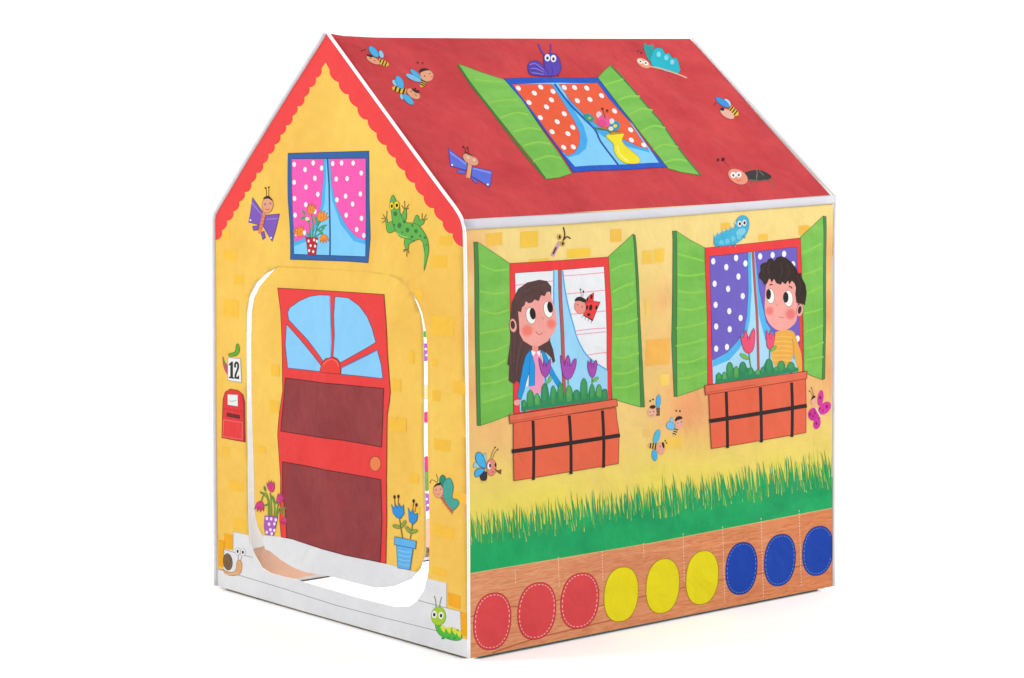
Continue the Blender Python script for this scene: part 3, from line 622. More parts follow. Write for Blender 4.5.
stripes(a, 285, 222, 358, 252, 3, 1.3, 26); a.ell(307, 165, 19, 34, (150, 208, 238), -20, ol=(40, 100, 150), olw=.3); face(a, 238, 215, 64, 26, 28, [(180, 168), (205, 166), (240, 182), (215, 192)], (215, 200), (250, 220)); a.ell(243, 143, 57, 28, BEEBLUE, 50, ol=(40, 100, 150), olw=.4)
a.dot(145, 133, 7, K).dot(168, 125, 7, K); a.build()
a = Art(ROOF, 'printed_bee', roof, 2, 'bee with big round face looking right', (345, 35, 8.48))
stripes(a, 672, 386, 648, 432, 3, 1.2, 26); a.ell(600, 335, 62, 20, BEEBLUE, 42, ol=(40, 100, 150), olw=.4).ell(580, 365, 72, 22, (120, 196, 238), 25, ol=(40, 100, 150), olw=.4)
face(a, 693, 345, 58, 50, 20, [(628, 320), (640, 290), (680, 283), (718, 300), (680, 305)], (675, 350), (718, 330)); a.dot(617, 235, 8, K).dot(658, 238, 7, K).ell(735, 355, 12, 10, (240, 130, 110)); a.build()
a = Art(ROOF, 'printed_bee', roof, 2, 'lower bee of the three by the gable', (345, 35, 8.48))
a.ell(422, 408, 16, 30, (160, 206, 230), -35).ell(482, 525, 14, 24, (160, 206, 230), -20); stripes(a, 515, 485, 412, 452, 3, 1.9, 27); face(a, 580, 500, 64, 36, 35, [(560, 458), (590, 460), (632, 490), (600, 492)], (560, 480), (600, 510)); a.ell(462, 403, 58, 31, BEEBLUE, 65, ol=(40, 100, 150), olw=.4).ell(535, 548, 60, 26, BEEBLUE, 45, ol=(40, 100, 150), olw=.4)
a.dot(597, 455, 7, K).dot(622, 475, 7, K); a.build()
a = Art(ROOF, 'printed_butterfly', roof, 2, 'blue butterfly low on the roof', (435, 135, 9.69)); BV = (92, 112, 224); BVD = (56, 56, 140)
a.poly([(215, 345), (290, 350), (285, 375), (225, 372)], BV, 2, ol=BVD, olw=.4).poly([(350, 405), (415, 455), (400, 468), (365, 440)], BV, 2, ol=BVD, olw=.4)
a.poly([(130, 130), (220, 205), (312, 270), (305, 345), (150, 300)], BV, ol=BVD).poly([(360, 308), (550, 350), (545, 430), (530, 508), (440, 450), (352, 402)], BV, ol=BVD).line([(145, 170), (300, 285)], 1.6, (140, 150, 238)).line([(370, 325), (545, 370)], 1.6, (140, 150, 238)).dot(165, 292, 9, WH).dot(510, 482, 10, WH)
a.line([(338, 280), (330, 350), (318, 418)], 4, (232, 168, 120), 3).ell(345, 240, 84, 46, PEACH, 32, ol=(150, 100, 80), olw=.3).poly([(285, 172), (320, 175), (390, 220), (340, 200)], K, 3).line([(298, 170), (290, 135), (270, 112)], .6, K).line([(325, 172), (315, 125)], .6, K).dot(272, 114, 9, K).dot(315, 124, 9, K)
a.ell(318, 222, 14, 9, (215, 220, 215), 30).ell(378, 246, 14, 9, (215, 220, 215), 30); a.build()
a = Art(ROOF, 'printed_butterfly', roof, 2, 'turquoise butterfly at the top of the roof', (625, 35, 7.533)); TQ = (26, 186, 204)
a.poly([(140, 60), (170, 80), (195, 74), (216, 88), (205, 190), (182, 195), (150, 130)], (24, 164, 164), 2).poly([(200, 230), (205, 135), (235, 100), (280, 105), (302, 142), (330, 138), (356, 176), (386, 174), (406, 222), (400, 296)], TQ, 2, ol=(16, 120, 140), olw=.4)
for x, y in ((253, 147), (310, 172), (355, 205)): a.ell(x, y, 16, 20, (130, 220, 232))
a.line([(185, 238), (280, 258), (400, 298), (465, 325)], 1.4, (236, 176, 150), 3).ell(138, 213, 58, 30, PEACH, 32)
for x, y in ((115, 200), (155, 213)): a.ell(x, y, 20, 15, WH, 30).ell(x, y, 8, 7, (100, 90, 80))
a.dot(100, 122, 6, K).dot(122, 135, 7, K); a.build()
a = Art(ROOF, 'printed_bee', roof, 2, 'bee at the far edge of the roof', (625, 35, 7.533))
stripes(a, 788, 556, 840, 596, 3, 1.3, 30); a.ell(770, 512, 34, 20, (170, 214, 240), 50).ell(733, 508, 62, 22, (50, 150, 226), 36, ol=(30, 90, 150), olw=.4).ell(770, 595, 60, 28, (236, 184, 164), 32).ell(733, 560, 16, 13, K).dot(680, 515, 5, K).dot(672, 530, 4, K); a.build()
a = Art(ROOF, 'printed_beetle', roof, 2, None, (705, 140, 7.314)); GY = (120, 110, 92)
for pts in (((330, 290), (345, 320), (330, 355)), ((350, 290), (360, 310)), ((450, 290), (490, 310), (500, 335)), ((320, 215), (310, 180))): a.line(pts, .7, GY)
a.poly([(288, 245), (330, 226), (400, 220), (460, 245), (486, 272), (440, 297), (350, 292), (310, 282)], (52, 50, 52), 3).line([(320, 292), (400, 300), (450, 294)], .8, GY).line([(370, 205), (382, 240), (375, 295)], 1, GY).line([(395, 225), (430, 262)], .8, GY).line([(310, 290), (350, 300)], .8, GY)
a.ell(240, 270, 78, 50, (240, 152, 124), 30, ol=(190, 100, 90), olw=.3)
for x, y in ((206, 257), (246, 255)): a.ell(x, y, 20, 22, WH).ell(x, y+3, 8, 10, (110, 90, 80))
a.line([(225, 290), (245, 302), (262, 290)], .5, (170, 80, 80), 3).ell(95, 146, 10, 12, (90, 26, 30)).ell(131, 143, 12, 14, (60, 20, 24), 30).line([(140, 155), (175, 195)], .4, (150, 60, 60)); a.build()

# ------------------------------------------------------------------ printed pictures: side wall
bricks(SIDE, side, [(486, 233, 502, 246, -.04, (247, 196, 78)), (520.5, 231.5, 538, 248, -.04, (247, 200, 72)), (567.5, 249.5, 590, 257.5, -.05, (248, 204, 66)), (610.5, 229.5, 622, 242, -.05, (246, 194, 78)), (529, 259.5, 549, 263.5, -.06, (247, 200, 78)), (645.5, 340, 669.5, 366, -.1, (243, 182, 84)),
                    (642, 251, 652, 264, -.06, (247, 204, 84)), (653.5, 249.5, 664.5, 262.5, -.06, (247, 202, 76)), (721, 223, 730, 229.5, -.06, (248, 198, 74)), (758, 234.5, 768, 241, -.06, (247, 196, 74)), (798.5, 226, 810, 234.5, -.06, (248, 192, 74)), (659.5, 375, 669.5, 386, -.1, (246, 208, 100)),
                    (665.5, 438, 682, 449, -.1, (245, 200, 84)), (643, 430, 651, 437, -.1, (244, 196, 110)), (645.5, 300, 651, 318, -.08, (246, 206, 110))])
GREENFACE = [(477.5, 242), (493, 252), (509.7, 263.5), (510, 330), (513, 385), (513, 412), (508.7, 415.3), (495, 420.5), (480.4, 425.5), (479, 330)]
s1 = lambda *p: [(455+x/5.12, 200+y/5.12) for x, y in p]; s2 = lambda *p: [(455+x/5.12, 320+y/5.12) for x, y in p]; s3 = lambda *p: [(645+x/5.12, 190+y/5.12) for x, y in p]; s4 = lambda *p: [(645+x/5.12, 320+y/5.12) for x, y in p]
shutter(SIDE, side, GREENFACE, [(473.6, 242), (477.5, 242), (479, 330), (480.4, 425.5), (477, 425.5), (475, 330)],
        [s1((130, 330), (200, 358), (272, 352)), s1((128, 465), (200, 478), (272, 470)), s1((128, 560), (200, 580), (275, 560)), s2((125, 65), (200, 55), (275, 40)), s2((130, 160), (200, 155), (268, 125)), s2((132, 245), (200, 235), (262, 200)), s2((132, 325), (210, 315), (290, 285)), s2((138, 420), (210, 400), (292, 372))], 'left shutter of the girl\'s window')
shutter(SIDE, side, [(608.3, 256.6), (620, 246), (632.7, 234.2), (636, 280), (638, 332), (640.5, 407), (626, 403), (612.2, 399), (611, 378), (610, 320), (608.5, 300)], [(632.7, 234.2), (635, 235), (638.5, 280), (640.2, 325), (644.5, 407), (640.5, 407), (638, 332), (636, 280)],
        [s1((800, 360), (850, 335), (905, 325)), s1((805, 470), (860, 440), (915, 425)), s1((810, 560), (870, 545), (925, 510)), s2((815, 20), (870, 15), (935, -10)), s2((808, 95), (870, 90), (935, 75)), s2((810, 190), (870, 190), (940, 165)), s2((810, 270), (880, 270), (940, 245)), s2((815, 345), (880, 340), (940, 320))], 'right shutter of the girl\'s window')
shutter(SIDE, side, [(676.3, 231), (690, 240), (704.6, 247.6), (706, 290), (707, 320), (707.5, 385.5), (692, 391.5), (677, 396.5), (676.5, 330)], [(672.3, 231), (676.3, 231), (676.5, 330), (677, 396.5), (674, 396.5), (671.5, 340)],
        [s3((165, 325), (220, 340), (300, 360)), s3((165, 430), (230, 437), (305, 425)), s3((165, 515), (240, 525), (305, 515)), s3((165, 605), (240, 612), (312, 590)), s4((160, 40), (230, 30), (310, 10)), s4((160, 130), (240, 115), (310, 95)), s4((165, 215), (240, 210), (312, 180)), s4((165, 300), (240, 290), (315, 260))], 'left shutter of the boy\'s window')
shutter(SIDE, side, [(800.3, 237), (812, 226.5), (823, 216), (823.3, 270), (823.5, 322), (822, 379.5), (812, 376), (804, 372.3), (803, 322), (801.5, 280)], [(823, 216), (826, 216.5), (825.7, 322), (824.7, 378.8), (822, 379.5), (823.5, 322), (823.3, 270)],
        [s3((805, 320), (850, 300), (905, 270)), s3((808, 430), (850, 420), (905, 395)), s3((812, 535), (860, 515), (908, 490)), s3((815, 630), (860, 620), (908, 605)), s4((820, 60), (860, 45), (910, 25)), s4((820, 145), (860, 135), (912, 110)), s4((820, 205), (860, 195), (912, 185))], 'right shutter of the boy\'s window')
w = Art(SIDE, 'printed_window', side, 3, 'window with white pink-striped curtains')
w.poly([(509.7, 263.5), (560, 260.5), (608.3, 257), (609.5, 280), (611.3, 310), (611.3, 399.5), (513.6, 414), (513, 385), (510, 330)], RED, ol=(150, 40, 40), olw=.5)
w.poly([(514.6, 273), (560, 270), (603.8, 266.4), (605.5, 300), (606.5, 330), (607.3, 397), (519.8, 412), (519, 380), (516, 330)], (238, 240, 244), ol=(150, 40, 40), olw=.5)
for pts in (s1((308, 437), (400, 425), (500, 415)), s1((552, 388), (650, 382), (762, 371)), s1((560, 482), (660, 472), (765, 462)), s1((588, 586), (690, 575), (772, 568)), s1((608, 672), (700, 660), (775, 655)), s2((612, 76), (690, 68), (772, 60)), s2((668, 182), (720, 172), (774, 166))): w.line(pts, .9, (246, 156, 182))
w.poly([(552.7, 270.3), (557, 270), (562.4, 270), (564.4, 288), (568.3, 307.4), (573.2, 325), (577, 339.5), (587.8, 357), (605.4, 369.8), (607, 371), (607.3, 397), (519.8, 412), (519, 390), (540, 380), (549, 340), (552.7, 310)], (156, 216, 250))
w.line([(562.4, 270.5), (564.4, 288), (568.3, 307.4), (573.2, 325), (577.5, 339.5), (588, 357), (606.8, 370)], 1.4, (86, 172, 230), 3).line([(553.5, 270.5), (553.5, 300), (552.5, 330)], 1.2, (86, 172, 230))
w.line([(559.7, 270), (560.4, 300), (562.3, 335), (564.4, 403)], 3.6, (186, 92, 94), 3).line([(557.9, 270), (558.6, 300), (560.5, 335), (562.6, 404)], .5, (110, 50, 60), 3); w.build()
g = Art(SIDE, 'printed_girl', side, 4, 'girl with long brown hair and a blue jacket'); HB = (88, 60, 58)
g.poly([(510, 319.6), (511.2, 303), (517.7, 288.9), (527, 282.4), (539, 279.7), (546.6, 280.9), (551, 286.5), (551, 300), (552, 330), (549.6, 340), (553, 350), (554.9, 361), (552.6, 363.5), (551, 358), (545.8, 352.7), (530.5, 352.7), (521, 384), (516, 381), (514, 384), (511, 382.5), (508.3, 380.6), (509, 366), (507, 364), (510.2, 340)], HB)
for pts in (((514, 300), (512, 330), (512, 372)), ((518, 330), (516, 350), (514, 378)), ((524, 345), (519, 362), (518, 380)), ((520, 296), (528, 288), (540, 284)), ((549, 344), (551, 352), (552, 360)), ((516, 306), (524, 296), (536, 290))): g.line(pts, .6, (72, 48, 48), 3)
for pts in (((511.5, 322), (510, 345), (510.5, 365)), ((523, 292), (533, 286.5), (545, 285)), ((521, 340), (518, 356), (516, 372))): g.line(pts, .6, (106, 76, 72), 3)
g.fr(495, 340, 7.877)
g.poly([(290, 40), (338, 40), (338, 90), (290, 90)], (238, 150, 142)).poly([(285, 85), (355, 95), (380, 200), (380, 330), (352, 425), (310, 432), (262, 368), (300, 350), (305, 200)], (242, 156, 188))
JB = (24, 152, 226); JD = (16, 90, 150)
g.poly([(360, 75), (400, 110), (430, 190), (478, 280), (515, 335), (492, 372), (440, 285), (388, 205)], JB, ol=JD, olw=.4).poly([(280, 80), (292, 125), (312, 200), (310, 356), (264, 362), (268, 250), (262, 160)], JB, ol=JD, olw=.4).poly([(276, 78), (240, 122), (218, 200), (200, 300), (174, 445), (202, 472), (232, 380), (246, 325), (268, 250), (272, 160)], JB, ol=JD, olw=.4)
g.poly([(283, 80), (318, 95), (300, 126), (288, 112)], WH).poly([(325, 95), (355, 80), (350, 132), (335, 112)], WH)
g.poly([(150, 478), (178, 468), (196, 480), (185, 512), (160, 515), (146, 500)], SKIN, 3, ol=(190, 110, 100), olw=.3)
g.fr(500, 270, 8.475)
g.ell(108, 470, 31, 58, SKIN, -6, ol=(120, 80, 80), olw=.4).ell(105, 465, 19, 36, (78, 52, 54), -6)
g.poly([(150, 350), (175, 358), (185, 315), (205, 300), (215, 265), (240, 282), (270, 275), (290, 250), (325, 264), (345, 213), (375, 222), (395, 185), (422, 185), (440, 260), (470, 350), (476, 420), (460, 520), (400, 605), (330, 645), (260, 640), (195, 600), (163, 540), (158, 440)], SKIN)
for x, y, r_ in ((228, 512, 1), (432, 458, .85)):
    for k_, cc in ((56, (246, 154, 142)), (46, (246, 140, 126)), (34, (246, 128, 112))): g.ell(x, y, k_*r_*.95, k_*r_, cc)
for (x, y, rx, ry), (u, v, ru, rv) in (((258, 388, 40, 70), (274, 370, 25, 50)), ((405, 335, 38, 70), (421, 315, 24, 48))): g.ell(x, y, rx, ry, (250, 248, 244), -10, ol=(110, 90, 90), olw=.4).ell(u, v, ru, rv, (34, 28, 30), -8)
g.line([(300, 520), (318, 542), (340, 545), (356, 528)], .6, (150, 70, 80), 3).line([(345, 395), (366, 410), (352, 420)], .4, (200, 110, 110), 3).line([(205, 320), (220, 330)], .4, (150, 90, 90)); g.build()
def bush(name, frame, outline, leaves, base, parent, label):
    a = Art(SIDE, name, parent, 5, label, frame); a.poly(outline, base)
    for i, (x, y, rx, ry) in enumerate(leaves):
        cc = ((62, 150, 82), (84, 164, 84), (48, 140, 92), (56, 152, 86))[i % 4]; a.ell(x, y, rx, ry, cc, ol=(30, 96, 60), olw=.3).ell(x-rx*.1, y-ry*.25, rx*.55, ry*.6, tuple(v+9 for v in cc))
    (xa, ya), (xb, yb) = outline[0], outline[-1]; L_ = lambda t, h: (xa+(xb-xa)*t, ya+(yb-ya)*t-h)
    a.poly([L_(0, 0)]+[L_(t/24, 26+9*math.sin(t*1.9)+5*math.sin(t*.7)) for t in range(25)]+[L_(1, 0)], (40, 138, 92))
    a.build()
bush('printed_bush', (495, 340, 7.877), [(204, 560), (204, 480), (226, 468), (246, 500), (250, 420), (272, 388), (298, 412), (313, 468), (326, 425), (350, 440), (360, 470), (362, 370), (386, 335), (415, 372), (428, 455), (438, 385), (455, 355), (476, 388), (488, 420), (492, 370), (515, 337), (530, 372), (545, 430), (560, 382), (582, 355), (605, 385), (612, 425), (640, 392), (672, 418), (672, 340), (697, 300), (722, 332), (728, 432), (745, 366), (765, 346), (784, 430), (796, 372), (816, 348), (836, 398), (855, 384), (880, 388), (890, 470)],
     [(275, 470, 28, 78), (328, 480, 22, 62), (388, 440, 28, 100), (455, 440, 22, 82), (513, 420, 24, 84), (580, 430, 26, 74), (640, 445, 30, 54), (697, 400, 28, 100), (762, 420, 22, 74), (816, 415, 24, 66), (860, 440, 22, 54), (228, 520, 18, 48)], (44, 146, 88), side, 'green leaves below the girl')
def tulip(name, frame, pts, stem, leaf, c, oc, label):
    a = Art(SIDE, name, side, 6, label, frame); a.line(stem, 1.1, (90, 150, 80), 3)
    if leaf: a.ell(*leaf[:4], (124, 188, 84), leaf[4], ol=(60, 120, 50), olw=.3)
    a.poly(pts, c, 2, ol=oc, olw=.5); x = sum(p[0] for p in pts)/len(pts); y = sum(p[1] for p in pts)/len(pts)
    a.line([(x-8, y-30), (x-4, y+10)], .4, oc).line([(x+14, y-25), (x+8, y+10)], .4, oc); a.build()
TU = (172, 76, 178); TUO = (104, 40, 120); fe = (495, 340, 7.877); TP = (240, 84, 120); TPO = (160, 40, 80)
tulip('printed_tulip', fe, [(342, 140), (362, 168), (374, 205), (383, 150), (400, 205), (432, 145), (432, 222), (412, 280), (390, 292), (364, 260), (348, 200)], [(392, 288), (398, 330), (410, 360)], (428, 310, 12, 32, 22), TU, TUO, 'purple tulip in front of the girl')
tulip('printed_tulip', fe, [(511, 122), (530, 150), (545, 205), (552, 160), (572, 120), (588, 160), (592, 205), (612, 160), (636, 148), (632, 212), (600, 292), (570, 310), (540, 290), (520, 222)], [(572, 308), (575, 352)], None, TU, TUO, 'purple tulip in the middle of the girl\'s window')
tulip('printed_tulip', fe, [(728, 160), (742, 192), (750, 145), (768, 190), (790, 158), (802, 190), (786, 270), (765, 296), (742, 275), (727, 222)], [(762, 294), (762, 350)], (790, 310, 26, 13, -40), TU, TUO, 'purple tulip at the right of the girl\'s window')
def box(rim, body, bars, hbar, label):
    a = Art(SIDE, 'printed_flower_box', side, 6, label); OB = (232, 102, 70)
    a.poly(body, OB, ol=(140, 56, 40), olw=.6); a.poly(rim, (230, 108, 78), ol=(140, 56, 40), olw=.7)
    (x0, y0), (x1, y1) = rim[-1], rim[-2]; a.line([(x0+1, y0-2.2), (x1-1, y1-2.2)], 1.2, (212, 88, 60))
    for bp in bars: a.line(bp, 3, (44, 30, 30), 2)
    a.line(hbar, 4, (46, 32, 32), 2); a.build()
box(s2((275, 487), (550, 446), (825, 404), (830, 440), (555, 486), (280, 530)), [(513, 422.7), (564, 415), (615.5, 407.5), (616.3, 418), (618.7, 433), (618, 463.5), (570, 471.5), (513.6, 480.6), (513, 455)],
    [[(532.5, 420.6), (533.3, 452), (533, 479.8)], [(568.7, 415.3), (570.3, 440), (570.6, 474)], [(601.9, 410.4), (603.3, 440), (603, 467.6)]], [(511.3, 451.4), (565, 443.7), (619.5, 435.2)], 'orange flower box under the girl\'s window')
w = Art(SIDE, 'printed_window', side, 3, 'window with violet spotted curtains')
w.poly([(704.6, 248), (750, 243.5), (800.3, 238), (802, 300), (803, 372.5), (755, 378), (707.5, 385), (707, 320), (706, 290)], RED, ol=(150, 40, 40), olw=.5)
w.poly([(709.5, 256.4), (750, 252), (796.4, 247), (798, 300), (799.5, 373), (755, 378), (712.5, 384), (711, 330)], (172, 220, 247), ol=(150, 40, 40), olw=.5)
w.poly([(746, 252.6), (750.6, 252.2), (751.5, 290), (749.5, 320), (746, 337), (739, 349), (729, 360), (712.5, 367), (712.3, 355), (735, 340), (745, 315)], (84, 182, 240))
w.poly([(754, 251.6), (757, 251.4), (761, 290), (768, 325), (780, 340), (799, 352), (799, 362), (780, 352), (765, 340), (758.5, 315)], (84, 182, 240))
VI = (114, 98, 196)
w.poly([(709.5, 256.6), (747.5, 252.5), (748, 290), (746.6, 315), (743.6, 331.7), (736.8, 341.5), (727, 352.2), (712.4, 360), (711, 320)], VI, ol=(70, 56, 140), olw=.4)
w.poly([(755, 251.5), (796.4, 247), (798, 300), (799.2, 350), (790, 345), (775, 336), (766, 322), (759, 290)], VI, ol=(70, 56, 140), olw=.4)
for x, y in s3((348, 365), (415, 395), (465, 348), (513, 376), (477, 443), (355, 480), (424, 506), (499, 543), (360, 588), (430, 620), (488, 655), (588, 340), (652, 333), (711, 327), (757, 380))+s4((363, 33), (432, 47), (363, 147), (418, 138), (780, 95)): w.ell(x, y, 2.1, 3.2, WH, n=12)
w.line([(752.5, 251.5), (754.5, 285), (757, 322), (758.3, 377)], 2.6, (184, 90, 90), 3); w.build()
y_ = Art(SIDE, 'printed_boy', side, 4, 'boy with short dark hair and a yellow striped shirt', (700, 310, 7.533)); SH = (238, 174, 72)
y_.poly([(566, 168), (620, 150), (690, 155), (716, 190), (738, 260), (760, 330), (766, 456), (736, 462), (705, 330), (695, 362), (640, 430), (570, 436), (534, 340), (545, 290), (558, 200)], SH, 2)
for yy in (200, 235, 270, 305, 340, 375): y_.line([(555-(yy-200)*.1, yy+4), (620, yy), (690, yy+6)], .8, (246, 200, 110))
y_.line([(690, 215), (703, 270), (704, 335)], .5, (180, 120, 40), 3)
y_.fr(0, 0, 1)
y_.poly([(766, 283.6), (769, 279), (771.3, 281), (774, 279), (780, 280), (788, 280), (793, 282), (797, 290), (797, 312), (796, 320), (793, 325), (786, 330), (779.7, 330.4), (774, 328.6), (768, 322), (764.5, 312), (764.6, 297)], SKIN, 3)
y_.fr(730, 240, 8.48)
y_.ell(590, 596, 29, 53, SKIN, 10, ol=(140, 90, 85), olw=.4).ell(588, 592, 15, 34, (56, 36, 36), 10)
HD = (52, 36, 33)
y_.poly([(245, 325), (240, 290), (256, 262), (254, 215), (275, 195), (308, 188), (325, 160), (350, 155), (374, 178), (390, 150), (425, 138), (470, 150), (520, 190), (558, 238), (578, 282), (600, 280), (602, 312), (638, 380), (648, 450), (634, 552), (610, 540), (560, 532), (550, 460), (556, 405), (545, 370), (522, 345), (498, 378), (490, 345), (466, 376), (440, 355), (428, 380), (390, 366), (370, 330), (350, 362), (332, 318), (312, 368), (290, 382), (266, 340)], HD)
for pts in (((290, 215), (275, 250), (290, 290)), ((340, 190), (320, 240), (330, 290)), ((420, 190), (440, 250), (425, 320)), ((480, 210), (500, 270), (480, 320)), ((560, 300), (590, 360), (590, 430))): y_.line(pts, 1.1, (68, 49, 44), 3)
for (x, y, rx, ry), (u, v, ru, rv) in (((340, 476, 33, 64), (324, 460, 21, 44)), ((492, 496, 38, 70), (470, 486, 23, 46))): y_.ell(x, y, rx, ry, (250, 248, 242), -4, ol=(120, 96, 90), olw=.4).ell(u, v, ru, rv, (34, 30, 32))
y_.line([(332, 384), (346, 376), (358, 380)], 1.1, HD, 3).line([(496, 392), (510, 396), (524, 410)], 1.1, HD, 3)
for x, y, r_ in ((332, 600, .8), (510, 628, 1)):
    for k_, cc in ((52, (244, 152, 146)), (42, (240, 136, 130)), (32, (238, 124, 120))): y_.ell(x, y, k_*r_*.9, k_*r_, cc)
y_.line([(392, 545), (400, 560)], .5, (190, 100, 100)).line([(410, 645), (430, 660), (455, 655)], .5, (180, 90, 90), 3); y_.build()
bush('printed_bush', (700, 310, 7.533), [(115, 556), (116, 490), (140, 468), (158, 490), (180, 464), (197, 480), (198, 420), (220, 390), (248, 440), (270, 420), (290, 442), (320, 388), (350, 430), (368, 442), (386, 430), (410, 465), (432, 450), (455, 462), (472, 430), (500, 372), (520, 362), (542, 392), (556, 450), (580, 428), (610, 382), (640, 442), (680, 392), (705, 432), (720, 430), (738, 462)],
     [(222, 450, 26, 58), (270, 470, 20, 46), (320, 445, 28, 56), (378, 478, 20, 46), (140, 510, 20, 38), (182, 505, 18, 40), (518, 430, 28, 64), (610, 430, 30, 48), (682, 432, 28, 42), (432, 480, 20, 30), (470, 465, 18, 36), (572, 455, 18, 28)], (46, 150, 88), side, 'green leaves below the boy')
ff = (700, 310, 7.533)
tulip('printed_tulip', ff, [(302, 200), (320, 205), (340, 150), (355, 190), (364, 212), (380, 175), (401, 138), (411, 172), (406, 260), (390, 310), (360, 326), (330, 305), (314, 260)], [(366, 322), (372, 380), (380, 432)], (330, 350, 37, 15, 32), TP, TPO, 'pink tulip at the left of the boy')
tulip('printed_tulip', ff, [(495, 155), (508, 170), (520, 190), (530, 150), (542, 190), (562, 180), (552, 250), (536, 286), (516, 292), (500, 265)], [(522, 290), (522, 372)], (550, 290, 28, 13, -40), TP, TPO, 'pink tulip touching the boy\'s shirt')
box(s4((303, 335), (565, 298), (827, 262), (826, 300), (567, 342), (308, 383)), s4((325, 378), (570, 340), (820, 301), (822, 440), (822, 576), (580, 618), (338, 658), (330, 500)),
    [s4((413, 368), (418, 510), (420, 655)), s4((588, 343), (592, 480), (594, 626)), s4((748, 320), (752, 450), (750, 598))], s4((327, 518), (570, 480), (826, 438)), 'orange flower box under the boy\'s window')
# small creatures on the side wall
a = Art(SIDE, 'printed_fly', side, 2, None, (465, 440, 13.57))
for x in (215, 245, 285): a.line([(x, 540), (x+3, 580)], .3, (150, 130, 60))
a.line([(348, 256), (365, 180), (405, 102)], .6, (140, 110, 60), 3).line([(374, 250), (398, 180), (440, 130)], .6, (140, 110, 60), 3).dot(407, 100, 12, (120, 80, 50)).dot(443, 128, 12, (120, 80, 50))
a.poly([(246, 195), (270, 178), (286, 190), (282, 300), (258, 250)], (156, 202, 200), 2, ol=(70, 120, 130), olw=.3).poly([(120, 315), (145, 302), (205, 375), (115, 372)], (166, 206, 200), 2, ol=(70, 120, 130), olw=.3)
a.poly([(198, 480), (250, 425), (296, 440), (298, 520), (272, 552), (215, 545)], (58, 48, 62), 3).poly([(140, 415), (190, 388), (268, 390), (240, 440), (190, 488), (145, 502), (127, 460)], BEEBLUE, 2, ol=(24, 70, 110)).poly([(182, 165), (222, 182), (260, 258), (282, 330), (276, 378), (215, 365), (158, 310), (140, 235), (155, 180)], BEEBLUE, 2, ol=(24, 70, 110))
a.ell(355, 370, 68, 116, (232, 140, 120), 0, ol=(140, 70, 60), olw=.4).ell(328, 350, 24, 46, WH, 5).ell(337, 346, 14, 30, K).ell(412, 336, 13, 30, K).ell(372, 432, 14, 10, (200, 80, 80)).poly([(388, 378), (440, 416), (490, 400), (484, 462), (425, 425)], (132, 84, 66), ol=(80, 46, 40), olw=.4); a.build()
def bee(frame, label, fn): a = Art(SIDE, 'printed_bee', side, 2, label, frame); fn(a); a.build()
def b1(a):
    a.poly([(170, 180), (198, 180), (196, 246), (168, 246)], (140, 100, 70)); [a.line([(169, y), (198, y)], .6, K) for y in (192, 212, 232)]
    a.ell(185, 130, 18, 53, BEEBLUE, 4, ol=(60, 120, 160), olw=.4).ell(135, 220, 36, 38, (236, 178, 152)).ell(140, 175, 24, 15, (70, 36, 30), -8).dot(120, 127, 7, K).dot(143, 115, 7, K).dot(118, 215, 5, (90, 70, 70)).dot(147, 210, 5, (90, 70, 70)).line([(120, 238), (135, 244), (148, 236)], .4, (190, 90, 80), 3)
def b2(a):
    stripes(a, 330, 345, 310, 398, 3, 1.2, 18, (226, 196, 120)); a.ell(290, 288, 12, 32, (140, 200, 232), 4, ol=(60, 120, 160), olw=.3).ell(282, 325, 36, 30, (116, 190, 236), 35, ol=(60, 120, 160), olw=.4).ell(350, 312, 30, 40, (238, 170, 150), 10).poly([(316, 288), (330, 256), (360, 248), (378, 265), (345, 278)], (48, 30, 32), 3).dot(328, 205, 7, K).dot(357, 208, 7, K).dot(340, 305, 5, (80, 110, 140)).dot(367, 295, 6, (80, 130, 140))
def b3(a):
    stripes(a, 172, 490, 112, 482, 3, 1.3, 28, (228, 180, 110)); a.ell(172, 410, 24, 58, (84, 186, 226), 18, ol=(50, 120, 150), olw=.3).ell(154, 560, 22, 46, BEEBLUE, -6, ol=(50, 120, 150), olw=.3).ell(204, 506, 33, 52, (236, 166, 146), -8).poly([(212, 458), (228, 460), (234, 490), (226, 505), (216, 485)], (50, 30, 32), 3).dot(240, 445, 6, K).dot(251, 462, 6, K).dot(200, 490, 5, (80, 70, 70))
fe5 = (635, 385, 7.97)
bee(fe5, 'top bee of the three between the windows', b1); bee(fe5, 'right bee of the three between the windows', b2); bee(fe5, 'bottom bee of the three between the windows', b3)
a = Art(SIDE, 'printed_butterfly', side, 2, 'magenta butterfly at the wall edge', (795, 375, 10.44)); MP = (216, 52, 160)
a.ell(265, 240, 31, 84, MP, 8).ell(310, 345, 78, 52, MP, -48).ell(192, 410, 58, 68, (206, 44, 150), 10).ell(228, 505, 38, 62, MP, 14)
for x, y, r in ((262, 235, 12), (330, 330, 12), (155, 410, 10), (220, 505, 11), (205, 395, 9), (255, 350, 9), (250, 450, 9), (185, 430, 7), (290, 370, 7)): a.ell(x, y, r*.8, r*1.6, (110, 16, 80))
a.line([(212, 340), (245, 400), (278, 445)], 1.4, (240, 214, 190), 3).line([(185, 220), (160, 170)], .4, (120, 90, 60)).line([(195, 218), (175, 140)], .4, (120, 90, 60)).dot(150, 168, 7, (110, 80, 50)).dot(170, 135, 7, (110, 80, 50)).ell(192, 268, 25, 45, (238, 176, 150), 12).poly([(168, 265), (180, 225), (205, 215), (212, 232), (188, 245)], K, 3); a.build()
a = Art(SIDE, 'printed_bug', side, 2, None, (540, 215, 5.9))
